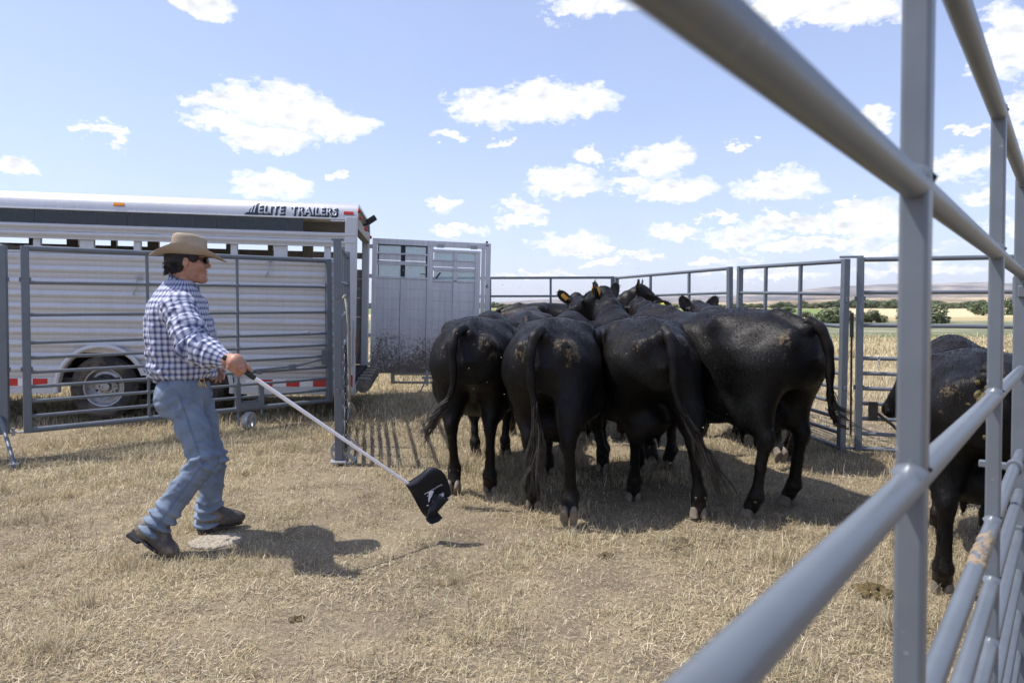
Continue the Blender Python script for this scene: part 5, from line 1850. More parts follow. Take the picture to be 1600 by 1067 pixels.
    for sy in (-1, 1):
        b0 = poll - f * 0.02 + side * sy * 0.115 + upv * 0.015
        ax = (side * sy * (1.0 - 0.55 * e_up) + upv * (0.1 + 1.3 * e_up) - f * (0.25 + 0.2 * e_up)).normalized()
        fw = (f - ax * f.dot(ax)).normalized()
        sd = ax.cross(fw)
        Me = Matrix(((fw.x, sd.x, ax.x, b0.x), (fw.y, sd.y, ax.y, b0.y), (fw.z, sd.z, ax.z, b0.z), (0, 0, 0, 1)))
        ear = link('ear', EAR_ME, root, M=Me)
        for (which, tmat, txt) in tags:
            if which == sy:
                tg = MB()
                face = 0.022
                tg.box(face, face + 0.003, -0.028, 0.028, 0.035, 0.115, 0.0).lathe([(0, 0.006), (0.008, 0.004), (0.009, 0)], 8, Matrix.Translation((face + 0.003, 0, 0.11)) @ Matrix.Rotation(math.pi / 2, 4, 'Y'))
                tg.build('ear_tag', tmat, ear)
                MB().tube([(-0.03, 0, 0.108), (face + 0.002, 0, 0.108)], 0.005, 6).lathe([(0, -0.003), (0.012, -0.003), (0.012, 0), (0, 0)], 10, Matrix.Translation((-0.03, 0, 0.108)) @ Matrix.Rotation(math.pi / 2, 4, 'Y')).box(-0.034, -0.031, -0.026, 0.026, 0.02, 0.112, 0).build('ear_tag', tmat, ear)
                if txt:
                    bm = text_mesh(txt, 0.052, 0, 0.001)
                    ex = bmesh.ops.extrude_face_region(bm, geom=bm.faces[:])
                    for q in ex['geom']:
                        if isinstance(q, bmesh.types.BMVert):
                            q.co.z += 0.0012
                    me = bpy.data.meshes.new('tag_number')
                    bm.to_mesh(me)
                    bm.free()
                    me.materials.append(INK)
                    link('tag_number', me, ear, M=Matrix(((0, 0, -1, -0.0345), (-1, 0, 0, 0.029), (0, 1, 0, 0.045), (0, 0, 0, 1))))
        eb_ = poll + f * 0.15 + side * sy * 0.098 + upv * 0.03
        link('eye', EYE_ME, root, eb_)
    nm = poll + f * 0.462 - upv * 0.045
    # tail
    tp = [Vector(q) for q in (tail or [(-0.34, 0, 1.24), (-0.41, 0, 1.2), (-0.455, 0, 1.08), (-0.455, 0, 0.85), (-0.44, 0.0, 0.62), (-0.42, 0, 0.48)])]
    fine = []
    for i in range(len(tp) - 1):
        p0, p1, p2, p3 = tp[max(0, i - 1)], tp[i], tp[i + 1], tp[min(len(tp) - 1, i + 2)]
        for k in range(6):
            t = k / 6
            fine.append(0.5 * ((2 * p1) + (p2 - p0) * t + (2 * p0 - 5 * p1 + 4 * p2 - p3) * t * t + (3 * p1 - p0 - 3 * p2 + p3) * t ** 3))
    fine.append(tp[-1])
    nf = len(fine)
    tl = MB().tube(fine, [0.030 * (1 - i / nf) ** 1.3 + 0.0135 + 0.003 * math.sin(i * 1.3) for i in range(nf)], 10).build('tail', coat, root, True)
    sw = dict(n=120, length=0.34, droop=0.5, spread=0.2, flick=(0, 0, -1))
    sw.update(switch or {})
    switch_mesh(fine, 0.025, sw['n'], sw['length'], sw['droop'], sw['spread'], seed, Vector(sw['flick'])).build('tail_switch', HAIR, root, True)
    if dung:
        rr = random.Random(8)
        df = Field((-0.52, -0.14, 0.78), (-0.3, 0.14, 1.22), 0.006)
        for i in range(46):
            c = Vector((-0.40 + rr.uniform(-0.004, 0.015), rr.gauss(0.02, 0.024), 1.04 + rr.gauss(0, 0.06)))
            df.ell(c, (0.014, rr.uniform(0.012, 0.024), rr.uniform(0.014, 0.03)), 0.006)
        V, Q, N = df.surface()
        V = V + N * (0.014 * (vnoise(V[:, 1] * 70, V[:, 2] * 70, 1, 3) - 0.5))[:, None]
        link('dung_smear', np_mesh('dung_smear', V, Q, WET), root)['kind'] = 'stuff'
    return root


EYE_ME = MB().lathe([(0, -0.017), (0.009, -0.0145), (0.015, -0.008), (0.017, 0), (0.015, 0.008), (0.009, 0.0145), (0, 0.017)], 14).mesh('eye', EYE, True)

H_ = R
cow('black cow at the left of the herd, seen from behind, tail swung to the left', (-0.27, 5.03), R(4), 0.97, 0.95,
    legs={'HL': (-0.14, 0.15, 0.035, 0.75), 'HR': (-0.06, -0.12, 0.0, 0.0), 'FL': (1.15, 0.14, 0, 0), 'FR': (1.5 - 0.25, -0.13, 0.0, 0)}, head=dict(poll=(1.8, -0.25, 1.1), face=(0.75, -0.5, -0.6)), udder=False,
    tail=[(-0.34, 0.03, 1.24), (-0.42, 0.08, 1.22), (-0.47, 0.10, 1.1), (-0.47, 0.095, 0.88), (-0.47, 0.15, 0.72), (-0.45, 0.25, 0.60)], switch=dict(n=170, length=0.25, droop=0.35, spread=0.4, flick=(0.0, 0.25, -0.75)), seed=1)
cow('black cow second from the left, seen from behind, pushing off with its right hind foot', (0.27, 4.57), R(11), 0.98, 0.96,
    legs={'HL': (0.02, 0.13, 0.0, 0.0), 'HR': (-0.42, -0.16, 0.085, 1.15), 'FL': (0.98, 0.16, 0, 0), 'FR': (1.05, -0.28, 0.03, 0.3)}, head=dict(poll=(1.78, -0.2, 1.02), face=(0.7, -0.2, -0.75)),
    tail=[(-0.34, 0.02, 1.24), (-0.42, 0.055, 1.21), (-0.465, 0.075, 1.08), (-0.465, 0.06, 0.86), (-0.46, 0.02, 0.66), (-0.45, 0.015, 0.52)], switch=dict(n=200, length=0.42, droop=0.3, spread=0.2, flick=(0.0, 0.55, -0.8)), seed=2)
cow('black cow third from left with raised head, orange ear tag and tail hanging right', (0.93, 4.63), R(-2), 0.98, 0.95,
    legs={'HL': (0.17, 0.07, 0.0, 0.0), 'HR': (-0.34, -0.25, 0.02, 0.35), 'FL': (1.28, 0.1, 0, 0), 'FR': (1.0, -0.15, 0, 0)},
    head=dict(poll=(1.70, 0.04, 1.46), face=(0.62, 0.75, -0.3), ear_up=0.5), tags=((1, TAG_O, None),),
    tail=[(-0.34, -0.02, 1.24), (-0.42, -0.03, 1.2), (-0.46, -0.04, 1.06), (-0.47, -0.06, 0.84), (-0.48, -0.15, 0.64), (-0.48, -0.25, 0.49)], switch=dict(n=190, length=0.46, droop=0.55, spread=0.16, flick=(0.0, -0.02, -1)), seed=3)
cow('largest black cow, right of the herd, showing its left flank, tail switch flicked right', (1.70, 4.60), R(-25), 1.02, 1.03,
    legs={'HL': (-0.13, 0.24, 0.0, 0.0), 'HR': (-0.02, -0.2, 0.0, 0.0), 'FL': (0.93, 0.16, 0.10, 0.95), 'FR': (1.2, -0.15, 0, 0)},
    head=dict(poll=(1.68, -0.20, 1.29), face=(0.9, -0.25, -0.45), ear_up=0.0), tags=((-1, TAG_Y, '53'),),
    tail=[(-0.34, 0.0, 1.24), (-0.42, -0.03, 1.2), (-0.46, -0.06, 1.06), (-0.46, -0.07, 0.86), (-0.465, -0.075, 0.72), (-0.47, -0.11, 0.63)], switch=dict(n=120, length=0.19, droop=0.6, spread=0.42, flick=(-0.05, -0.35, 0.75)), seed=4)
cow('black cow mostly hidden behind the largest cow, only rump, hind foot and ear showing', (2.27, 5.95), R(-8), 1.0, 0.95,
    legs={'HL': (-0.32, 0.08, 0.12, 1.0), 'HR': (0.05, -0.17, 0, 0), 'FL': (1.1, 0.16, 0, 0), 'FR': (1.0, -0.16, 0, 0)}, head=dict(poll=(1.86, -0.12, 1.30), face=(0.9, -0.3, -0.3), ear_up=0.7), seed=5, h=0.017)
cow('black cow at the right behind the foreground panel, dung on its rump, head turned left', (2.24, 3.26), R(29), 0.875, 0.93,
    legs={'HL': (-0.12, 0.17, 0.0, 0.0), 'HR': (-0.02, -0.18, 0, 0), 'FL': (1.0, 0.13, 0, 0), 'FR': (1.15, -0.16, 0, 0)}, head=dict(poll=(1.62, 0.22, 1.10), face=(0.12, 0.6, -0.85), ear_up=0.75), bend=0.05,
    tail=[(-0.34, 0.0, 1.24), (-0.41, -0.05, 1.22), (-0.45, -0.13, 1.12), (-0.45, -0.17, 0.9), (-0.44, -0.17, 0.66), (-0.43, -0.17, 0.5)], seed=6, dung=True)
cow('brownish black cow behind the two left cows, only its back showing', (0.17, 7.2), R(3), 0.98, 0.92, coat=COAT_B, head=dict(poll=(1.75, 0.15, 1.0), face=(0.8, 0.2, -0.6)), seed=7, h=0.018, udder=False)
cow('black cow facing away at the back of the herd, two raised ears and yellow tag', (0.93, 7.0), R(-3), 1.0, 0.88, head=dict(poll=(1.72, 0.02, 1.39), face=(0.95, 0.0, -0.25), ear_up=0.4), tags=((1, TAG_O, None),), seed=8, h=0.018, udder=False)
cow('black cow at the very back with head raised above the others, facing right', (0.22, 9.72), R(84), 1.02, 0.85, head=dict(poll=(1.62, 0.0, 1.47), face=(0.75, -0.35, -0.42), ear_up=0.75), seed=9, h=0.018, udder=False)


# ================================================================== THE MAN WITH THE FLAG
MAN_O = Vector((-1.87, 3.92, 0.0))
man = empty('person', MAN_O)
tag(man, 'man in tan cowboy hat, blue plaid shirt and jeans walking with a flag stick', 'person')
YAW = R(20)
FW = Vector((math.cos(YAW), math.sin(YAW), 0))
SD = Vector((-math.sin(YAW), math.cos(YAW), 0))           # to his left (away from the camera)
UPZ = Vector((0, 0, 1))


def mp_(px, py, d):
    return at(px, py, d) - MAN_O


SKIN, nt_, b_k = new_mat('tanned_skin')
tc_ = nd(nt_, 'ShaderNodeTexCoord')
n_ = noise(nt_, tc_.outputs['Object'], 45, 4, 0.6)
nt_.links.new(ramp(nt_, n_.outputs[0], [(0.3, (0.34, 0.16, 0.105)), (0.7, (0.50, 0.27, 0.185))]), b_k.inputs['Base Color'])
b_k.inputs['Roughness'].default_value = 0.5
b_k.inputs['Subsurface Weight'].default_value = 0.08
b_k.inputs['Subsurface Radius'].default_value = (0.012, 0.005, 0.003)
bp_ = nd(nt_, 'ShaderNodeBump')
bp_.inputs['Strength'].default_value = 0.25
bp_.inputs['Distance'].default_value = 0.002
n2_ = noise(nt_, tc_.outputs['Object'], 160, 3, 0.6)
nt_.links.new(n2_.outputs[0], bp_.inputs['Height'])
nt_.links.new(bp_.outputs[0], b_k.inputs['Normal'])


def mat_plaid():
    m, nt, b = new_mat('blue_plaid_cotton')
    a = nd(nt, 'ShaderNodeAttribute', attribute_name='cloth')
    tc = nd(nt, 'ShaderNodeTexCoord')
    nz = noise(nt, tc.outputs['Object'], 18, 3, 0.5)
    sep = nd(nt, 'ShaderNodeSeparateXYZ')
    nt.links.new(a.outputs['Vector'], sep.inputs[0])

    def stripes(u, period, ph):
        t = mth(nt, 'FRACT', mth(nt, 'ADD', mth(nt, 'DIVIDE', u, period), ph))
        return ramp(nt, t, [(0.0, 0.0), (0.12, 0.15), (0.3, 0.75), (0.42, 1.0), (0.52, 0.85), (0.60, 0.25), (0.66, 0.55), (0.72, 0.2), (0.85, 0.05), (1.0, 0.0)])
    sx = stripes(sep.outputs[0], 0.033, 0.1)
    sy = stripes(sep.outputs[1], 0.033, 0.3)
    k = mth(nt, 'ADD', mth(nt, 'MULTIPLY', sx, 0.5), mth(nt, 'MULTIPLY', sy, 0.5))
    k = mth(nt, 'ADD', k, mth(nt, 'MULTIPLY', mth(nt, 'SUBTRACT', nz.outputs[0], 0.5), 0.12))
    c = ramp(nt, k, [(0.0, (0.6, 0.62, 0.69)), (0.2, (0.46, 0.485, 0.6)), (0.5, (0.185, 0.205, 0.33)), (0.8, (0.07, 0.08, 0.15)), (1.0, (0.04, 0.046, 0.09))])
    nt.links.new(c, b.inputs['Base Color'])
    b.inputs['Roughness'].default_value = 0.85
    b.inputs['Specular IOR Level'].default_value = 0.2
    b.inputs['Sheen Weight'].default_value = 0.1
    n3 = noise(nt, tc.outputs['Object'], 260, 2, 0.5)
    n4 = noise(nt, tc.outputs['Object'], 22, 4, 0.55, 0.8)
    bp = nd(nt, 'ShaderNodeBump')
    bp.inputs['Strength'].default_value = 0.35
    bp.inputs['Distance'].default_value = 0.008
    nt.links.new(mth(nt, 'ADD', mth(nt, 'MULTIPLY', n3.outputs[0], 0.12), n4.outputs[0]), bp.inputs['Height'])
    nt.links.new(bp.outputs[0], b.inputs['Normal'])
    return m


def mat_denim():
    m, nt, b = new_mat('faded_denim')
    tc = nd(nt, 'ShaderNodeTexCoord')
    a = nd(nt, 'ShaderNodeAttribute', attribute_name='cloth')
    n = noise(nt, tc.outputs['Object'], 7, 4, 0.6)
    mp = nd(nt, 'ShaderNodeMapping')
    mp.inputs['Scale'].default_value = (420, 420, 60)
    nt.links.new(tc.outputs['Object'], mp.inputs['Vector'])
    nf = noise(nt, mp.outputs[0], 1.0, 3, 0.6)
    k = mth(nt, 'ADD', mth(nt, 'MULTIPLY', n.outputs[0], 0.7), mth(nt, 'MULTIPLY', nf.outputs[0], 0.3))
    c = ramp(nt, k, [(0.3, (0.11, 0.145, 0.205)), (0.5, (0.175, 0.22, 0.295)), (0.72, (0.26, 0.31, 0.385))])
    sep = nd(nt, 'ShaderNodeSeparateXYZ')
    nt.links.new(a.outputs['Vector'], sep.inputs[0])
    c = mixc(nt, mth(nt, 'MULTIPLY', sep.outputs[0], 0.45), c, (0.05, 0.08, 0.14))          # seams
    c = mixc(nt, mth(nt, 'MULTIPLY', sep.outputs[1], 0.10), c, (0.4, 0.46, 0.54))           # worn fold crests
    nt.links.new(c, b.inputs['Base Color'])
    b.inputs['Roughness'].default_value = 0.9
    b.inputs['Specular IOR Level'].default_value = 0.15
    n4 = noise(nt, tc.outputs['Object'], 26, 4, 0.6, 0.6)
    bp = nd(nt, 'ShaderNodeBump')
    bp.inputs['Strength'].default_value = 0.3
    bp.inputs['Distance'].default_value = 0.006
    nt.links.new(mth(nt, 'ADD', mth(nt, 'MULTIPLY', nf.outputs[0], 0.25), n4.outputs[0]), bp.inputs['Height'])
    nt.links.new(bp.outputs[0], b.inputs['Normal'])
    return m


PLAID, DENIM = mat_plaid(), mat_denim()
FELT = simple('tan_felt', (0.37, 0.3, 0.225), 0.9, var=0.1, vscale=10, bump=0.15, bscale=220, spec=0.15)
LEATH = simple('worn_boot_leather', (0.075, 0.06, 0.052), 0.6, var=0.45, vscale=14, bump=0.4, bscale=40, dirt=((0.24, 0.19, 0.14), 9, 0.5))
BELT = simple('brown_belt', (0.07, 0.03, 0.018), 0.5, var=0.3)
BLACKH = simple('dark_hair', (0.012, 0.009, 0.008), 0.55, var=0.4, vscale=60, bump=0.8, bscale=140)
LENS = simple('dark_lens', (0.008, 0.008, 0.01), 0.08, var=0.1)
BRASS = simple('brass_keys', (0.5, 0.38, 0.16), 0.35, 0.9, var=0.2)

# ---- joints
J = dict(neck=mp_(286, 458, 3.92), head=mp_(294, 407, 3.92),
         shR=mp_(281, 482, 3.73), elR=mp_(303, 545, 3.58), wrR=mp_(349, 562, 3.51),
         shL=mp_(300, 478, 4.11), elL=mp_(318, 545, 4.2), wrL=mp_(331, 566, 4.10),
         hipR=mp_(281, 612, 3.82), knR=mp_(316, 722, 3.78), anR=mp_(238, 826, 3.73),
         hipL=mp_(300, 612, 4.02), knL=mp_(331, 714, 4.08), anL=mp_(322, 812, 4.13),
         pel=mp_(290, 607, 3.92))
GRIP = mp_(371, 573, 3.49)
TIP = mp_(637, 757, 3.92)
SDIR = (TIP - GRIP).normalized()

# ---- body (skin): one continuous figure inside the clothes
bod = Field((-0.42, -0.55, 0.02), (0.62, 0.42, 1.80), 0.0045)
Hd = J['head']
ax3 = (FW, SD, UPZ)


def hp(a, b, c):
    return Hd + FW * a + SD * b + UPZ * c


bod.ell(hp(-0.012, 0, 0.022), (0.098, 0.077, 0.102), 0.0, ax3)
bod.ell(hp(0.028, 0, -0.035), (0.070, 0.062, 0.085), 0.03, ax3)
bod.cone(hp(0.005, 0, -0.07), hp(0.066, 0, -0.104), 0.052, 0.027, 0.02)
bod.ell(hp(0.083, 0, -0.108), (0.022, 0.024, 0.02), 0.02, ax3)
bod.ell(hp(0.083, 0, 0.022), (0.018, 0.05, 0.013), 0.02, ax3)
bod.cone(hp(0.092, 0, 0.008), hp(0.109, 0, -0.030), 0.008, 0.0115, 0.012)
bod.ell(hp(0.112, 0, -0.034), (0.0105, 0.012, 0.0095), 0.008, ax3)
for q in (-1, 1):
    bod.ell(hp(0.099, q * 0.012, -0.039), (0.010, 0.008, 0.0075), 0.008, ax3)
    bod.ell(hp(0.076, q * 0.033, 0.002), (0.016, 0.018, 0.012), 0.01, ax3, sub=True)
    bod.ell(hp(0.062, q * 0.042, -0.03), (0.03, 0.024, 0.022), 0.02, ax3)
    bod.ell(hp(-0.006, q * 0.078, -0.012), (0.019, 0.009, 0.030), 0.006, ax3)
    bod.ell(hp(-0.002, q * 0.089, -0.008), (0.011, 0.007, 0.019), 0.004, ax3, sub=True)
    bod.ell(hp(-0.002, q * 0.078, -0.040), (0.009, 0.007, 0.009), 0.005, ax3)
bod.ell(hp(0.094, 0, -0.062), (0.013, 0.025, 0.006), 0.006, ax3)
bod.ell(hp(0.092, 0, -0.075), (0.013, 0.023, 0.007), 0.006, ax3)
bod.ell(hp(0.103, 0, -0.0685), (0.012, 0.024, 0.0022), 0.004, ax3, sub=True)
bod.cone(J['neck'] - UPZ * 0.05 - FW * 0.012, hp(-0.028, 0, -0.05), 0.056, 0.053, 0.022)
bod.cone(J['neck'] - UPZ * 0.14, J['pel'] + UPZ * 0.1, 0.085, 0.11, 0.05, (1, 1, 1))
for s_ in 'RL':
    bod.cone(J['neck'] - UPZ * 0.12, J['sh' + s_] - UPZ * 0.03, 0.05, 0.045, 0.03)
    bod.chain([J['sh' + s_], J['el' + s_], J['wr' + s_]], [0.05, 0.042, 0.03], 0.02)
    bod.chain([J['pel'], J['hip' + s_], J['kn' + s_], J['an' + s_] + UPZ * 0.03], [0.11, 0.08, 0.055, 0.04], 0.03)
# right hand closed round the grip
wr = J['wrR']
perp = (UPZ * 0.75 - Vector((0, 1, 0)) * 0.65)
nrm = (perp - SDIR * perp.dot(SDIR)).normalized()          # back of the hand
tan = SDIR.cross(nrm).normalized()                          # across, towards the far side
if tan.y < 0:
    tan = -tan


def grip(t, ang, r):
    return GRIP + SDIR * t + (nrm * math.cos(ang) + tan * math.sin(ang)) * r


palm = GRIP - SDIR * 0.028 + nrm * 0.026
bod.cone(wr - (palm - wr) * 0.35, palm, 0.032, 0.036, 0.02)
for i_, t_ in enumerate((-0.04, -0.018, 0.004, 0.025)):
    k0 = grip(t_, R(-35), 0.041)                            # knuckle, near side of the back of the hand
    bod.cone(palm - nrm * 0.002, k0, 0.030, 0.0165, 0.018)
    ch = [k0, grip(t_ + 0.004, R(-95), 0.034), grip(t_ + 0.006, R(-150), 0.027), grip(t_ + 0.004, R(-215), 0.024)]
    bod.chain(ch, [0.0135, 0.0115, 0.0105, 0.0095], 0.005)
bod.chain([wr + (palm - wr) * 0.6 + tan * 0.02, grip(-0.005, R(60), 0.034), grip(0.035, R(45), 0.026), grip(0.062, R(35), 0.022)], [0.022, 0.0155, 0.0125, 0.0095], 0.01)
# left hand hanging relaxed
wl = J['wrL']
pl_ = mp_(336, 577, 4.08)
bod.cone(wl, pl_, 0.028, 0.03, 0.015, (1, 0.75, 1))
for i_, (fx, fy, ln) in enumerate(((328, 592, 1), (334, 596, 1), (341, 595, 1), (346.5, 590, 1))):
    k0 = mp_(331 + 4.2 * i_, 582, 4.05 + 0.006 * i_)
    tip_ = mp_(fx + 1.5, fy + 1.5, 4.03)
    mid_ = k0.lerp(tip_, 0.5) + Vector((0.012, -0.006, 0.0))
    bod.cone(pl_, k0, 0.022, 0.013, 0.01)
    bod.chain([k0, mid_, tip_], [0.0115, 0.0105, 0.0085], 0.004)
bod.chain([mp_(338, 570, 4.06), mp_(346, 572, 4.04), mp_(349, 579, 4.03)], [0.015, 0.012, 0.009], 0.008)
V, Q, N = bod.surface()
link('body', np_mesh('body', V, Q, SKIN), man)

# ---- shirt: trunk
ZS = [0.945, 0.965, 1.0, 1.05, 1.125, 1.216, 1.308, 1.375, 1.43, 1.475, 1.515]
CX = [287, 287, 286, 285, 283.5, 281, 278, 276, 276, 278, 281]
AA = [0.155, 0.17, 0.182, 0.183, 0.182, 0.18, 0.168, 0.150, 0.122, 0.094, 0.076]
BB = [0.165, 0.18, 0.193, 0.196, 0.2, 0.207, 0.215, 0.212, 0.175, 0.115, 0.076]


def loft_field(fld, zs, cx, aa, bb, depth, p=2.2):
    z0, z1 = zs[0], zs[-1]
    s, X, Y, Z = fld.block((-0.4, -0.4, z0), (0.4, 0.4, z1), 0.05)
    zz = Z[0, 0, :]
    c = np.interp(zz, *catmull(zs, [(v - 800) * depth / F - MAN_O.x for v in cx]))[None, None, :]
    a = np.interp(zz, *catmull(zs, aa))[None, None, :]
    b = np.interp(zz, *catmull(zs, bb))[None, None, :]
    dx, dy = X - c, Y - (depth - MAN_O.y)
    u = dx * FW.x + dy * FW.y
    v = dx * SD.x + dy * SD.y
    q = (np.abs(u / a) ** p + np.abs(v / b) ** p) ** (1 / p)
    cap_ = np.maximum(np.maximum(z0 - Z, Z - z1), 0)
    d = (q - 1) * np.minimum(a, b) + cap_ * 1.0
    d = np.maximum(d, np.maximum(z0 - Z, Z - z1))
    fld.put(s, d, 0.0)


sh = Field((-0.42, -0.5, 0.9), (0.42, 0.46, 1.56), 0.0075)
loft_field(sh, ZS, CX, AA, BB, 3.92)
for s_ in 'RL':
    sh.ell(J['sh' + s_] - UPZ * 0.01, (0.085, 0.075, 0.085), 0.06)
    sh.cone(J['neck'] - UPZ * 0.015, J['sh' + s_] + UPZ * 0.015, 0.06, 0.06, 0.06)
V, Q, N = sh.surface()


def crumple(V, amp, sx, sy, ph):
    """Sharp-crested cloth folds."""
    a = np.abs(vnoise(V[:, 0] * sx + ph, V[:, 2] * sy + V[:, 1] * sx * 0.8 + ph * 2, 1.0, 3) - 0.5) * 2
    return amp * (0.28 - a) * 1.6


rel = V - np.array(J['pel'])
u_ = rel @ np.array(FW)
v_ = rel @ np.array(SD)
wz = np.clip((1.18 - V[:, 2]) / 0.2, 0, 1)
fold = crumple(V, 0.018, 8, 17, 4) * (0.45 + 0.75 * wz) + 0.005 * wz * np.sin(V[:, 2] * 95 + 6 * np.sin(u_ * 22) + v_ * 16)
back = np.clip(-u_ * 8, 0, 1)
fold += back * 0.005 * np.sin(v_ * 75) * np.clip((1.40 - V[:, 2]) * 6, 0, 1)               # pleats hanging from the yoke
V = V + N * fold[:, None]
ang = np.arctan2(v_, u_)
link('shirt', np_mesh('shirt', V, Q, PLAID, attrs={'cloth': ('FLOAT_VECTOR', np.stack([ang * 0.2, V[:, 2], 0 * ang], -1))}), man)


def sleeve(sh_, el_, wr_, seed):
    fl = Field(np.minimum(np.minimum(sh_, el_), wr_) - 0.13, np.maximum(np.maximum(sh_, el_), wr_) + 0.13, 0.006)
    m1 = sh_.lerp(el_, 0.5)
    m2 = el_.lerp(wr_, 0.45)
    fl.chain([sh_ + Vector((-0.01, 0, 0.0)), m1, el_, m2, wr_ - (wr_ - el_) * 0.04], [0.088, 0.080, 0.074, 0.066, 0.047], 0.05)
    V, Q, N = fl.surface()
    s1 = (el_ - sh_)
    s2 = (wr_ - el_)
    L1, L2 = s1.length, s2.length
    d1 = (V - np.array(sh_)) @ np.array(s1.normalized())
    d2 = (V - np.array(el_)) @ np.array(s2.normalized())
    t = np.where(d2 > 0, L1 + d2, np.minimum(d1, L1))
    axp = np.where((d2 > 0)[:, None], np.array(el_) + np.clip(d2, 0, L2)[:, None] * np.array(s2.normalized()), np.array(sh_) + np.clip(d1, 0, L1)[:, None] * np.array(s1.normalized()))
    r = V - axp
    axd = np.where((d2 > 0)[:, None], np.array(s2.normalized()), np.array(s1.normalized()))
    e1 = np.cross(axd, np.array((0.2, 0.9, 0.1)))
    e1 /= np.linalg.norm(e1, axis=1, keepdims=True)
    e2 = np.cross(axd, e1)
    an = np.arctan2((r * e2).sum(1), (r * e1).sum(1))
    near_el = np.exp(-((t - L1) / 0.10) ** 2)
    rel_ = V
    fold = crumple(V, 0.016, 12, 15, 2 + seed) + 0.008 * near_el * np.sin(t * 130 + 2.2 * np.sin(an + seed)) + 0.003 * np.sin(t * 80 + an * 2)
    cuff = np.clip((t - (L1 + L2 - 0.065)) / 0.012, 0, 1)
    fold = fold * (1 - 0.8 * cuff) + 0.003 * cuff
    V = V + N * fold[:, None]
    return link('sleeve', np_mesh('sleeve', V, Q, PLAID, attrs={'cloth': ('FLOAT_VECTOR', np.stack([an * 0.07, t, 0 * t], -1))}), man)


sleeve(J['shR'], J['elR'], J['wrR'], 1)
sleeve(J['shL'], J['elL'], J['wrL'], 2)
# collar
cb = MB()
nn = 30
cc = mp_(286.5, 446, 3.92)
for k_ in range(nn + 1):
    a = -math.pi * 0.94 + 2 * math.pi * 0.94 * k_ / nn
    dr = FW * -math.cos(a) + SD * math.sin(a)
    fwd = -math.cos(a)                                       # 1 at the throat
    for (rr_, zz_) in ((0.066, -0.035), (0.066, 0.024), (0.072, 0.029), (0.086, -0.016 - 0.03 * max(0, fwd) ** 2)):
        cb.v.append(cc + dr * (rr_ + 0.012 * max(0, fwd)) + UPZ * (zz_ - 0.034 * fwd))
for k_ in range(nn):
    for j in range(4):
        j2 = (j + 1) % 4
        cb.f.append((k_ * 4 + j, (k_ + 1) * 4 + j, (k_ + 1) * 4 + j2, k_ * 4 + j2))
cb.f += [(0, 1, 2, 3), tuple(nn * 4 + j for j in range(4))]
cm = cb.mesh('collar', PLAID, True, 60)
aa_ = cm.attributes.new('cloth', 'FLOAT_VECTOR', 'POINT')
aa_.data.foreach_set('vector', np.array([(k_ // 4 * 0.0165, (k_ % 4) * 0.018, 0) for k_ in range(len(cm.vertices))], np.float32).ravel())
link('collar', cm, man)

# ---- jeans
jn = Field((-0.5, -0.45, 0.02), (0.42, 0.5, 1.02), 0.0075)
pel = J['pel']
jn.ell(pel + UPZ * 0.0 - FW * 0.012, (0.132, 0.156, 0.148), 0.0, ax3)
jn.ell(pel - FW * 0.085 - UPZ * 0.05 - SD * 0.08, (0.076, 0.082, 0.10), 0.045, ax3)
jn.ell(pel - FW * 0.085 - UPZ * 0.05 + SD * 0.08, (0.076, 0.082, 0.10), 0.045, ax3)
hem = {}
for s_ in 'RL':
    h_, k_, a_ = J['hip' + s_], J['kn' + s_], J['an' + s_]
    hem[s_] = a_ + (a_ - k_).normalized() * 0.012
    mid = h_.lerp(k_, 0.5)
    cal = k_.lerp(a_, 0.4)
    jn.cone(h_, mid, 0.095, 0.081, 0.05)
    jn.cone(mid, k_, 0.081, 0.069, 0.03)
    jn.cone(k_, cal, 0.073, 0.067, 0.03)
    jn.cone(cal, hem[s_], 0.067, 0.071, 0.03)
# flat cut at the waist
s, X, Y, Z = jn.block((-0.5, -0.5, 0.9), (0.5, 0.5, 1.02), 0.0)
jn.d[s] = np.maximum(jn.d[s], (Z - 0.978) + 0 * X + 0 * Y)
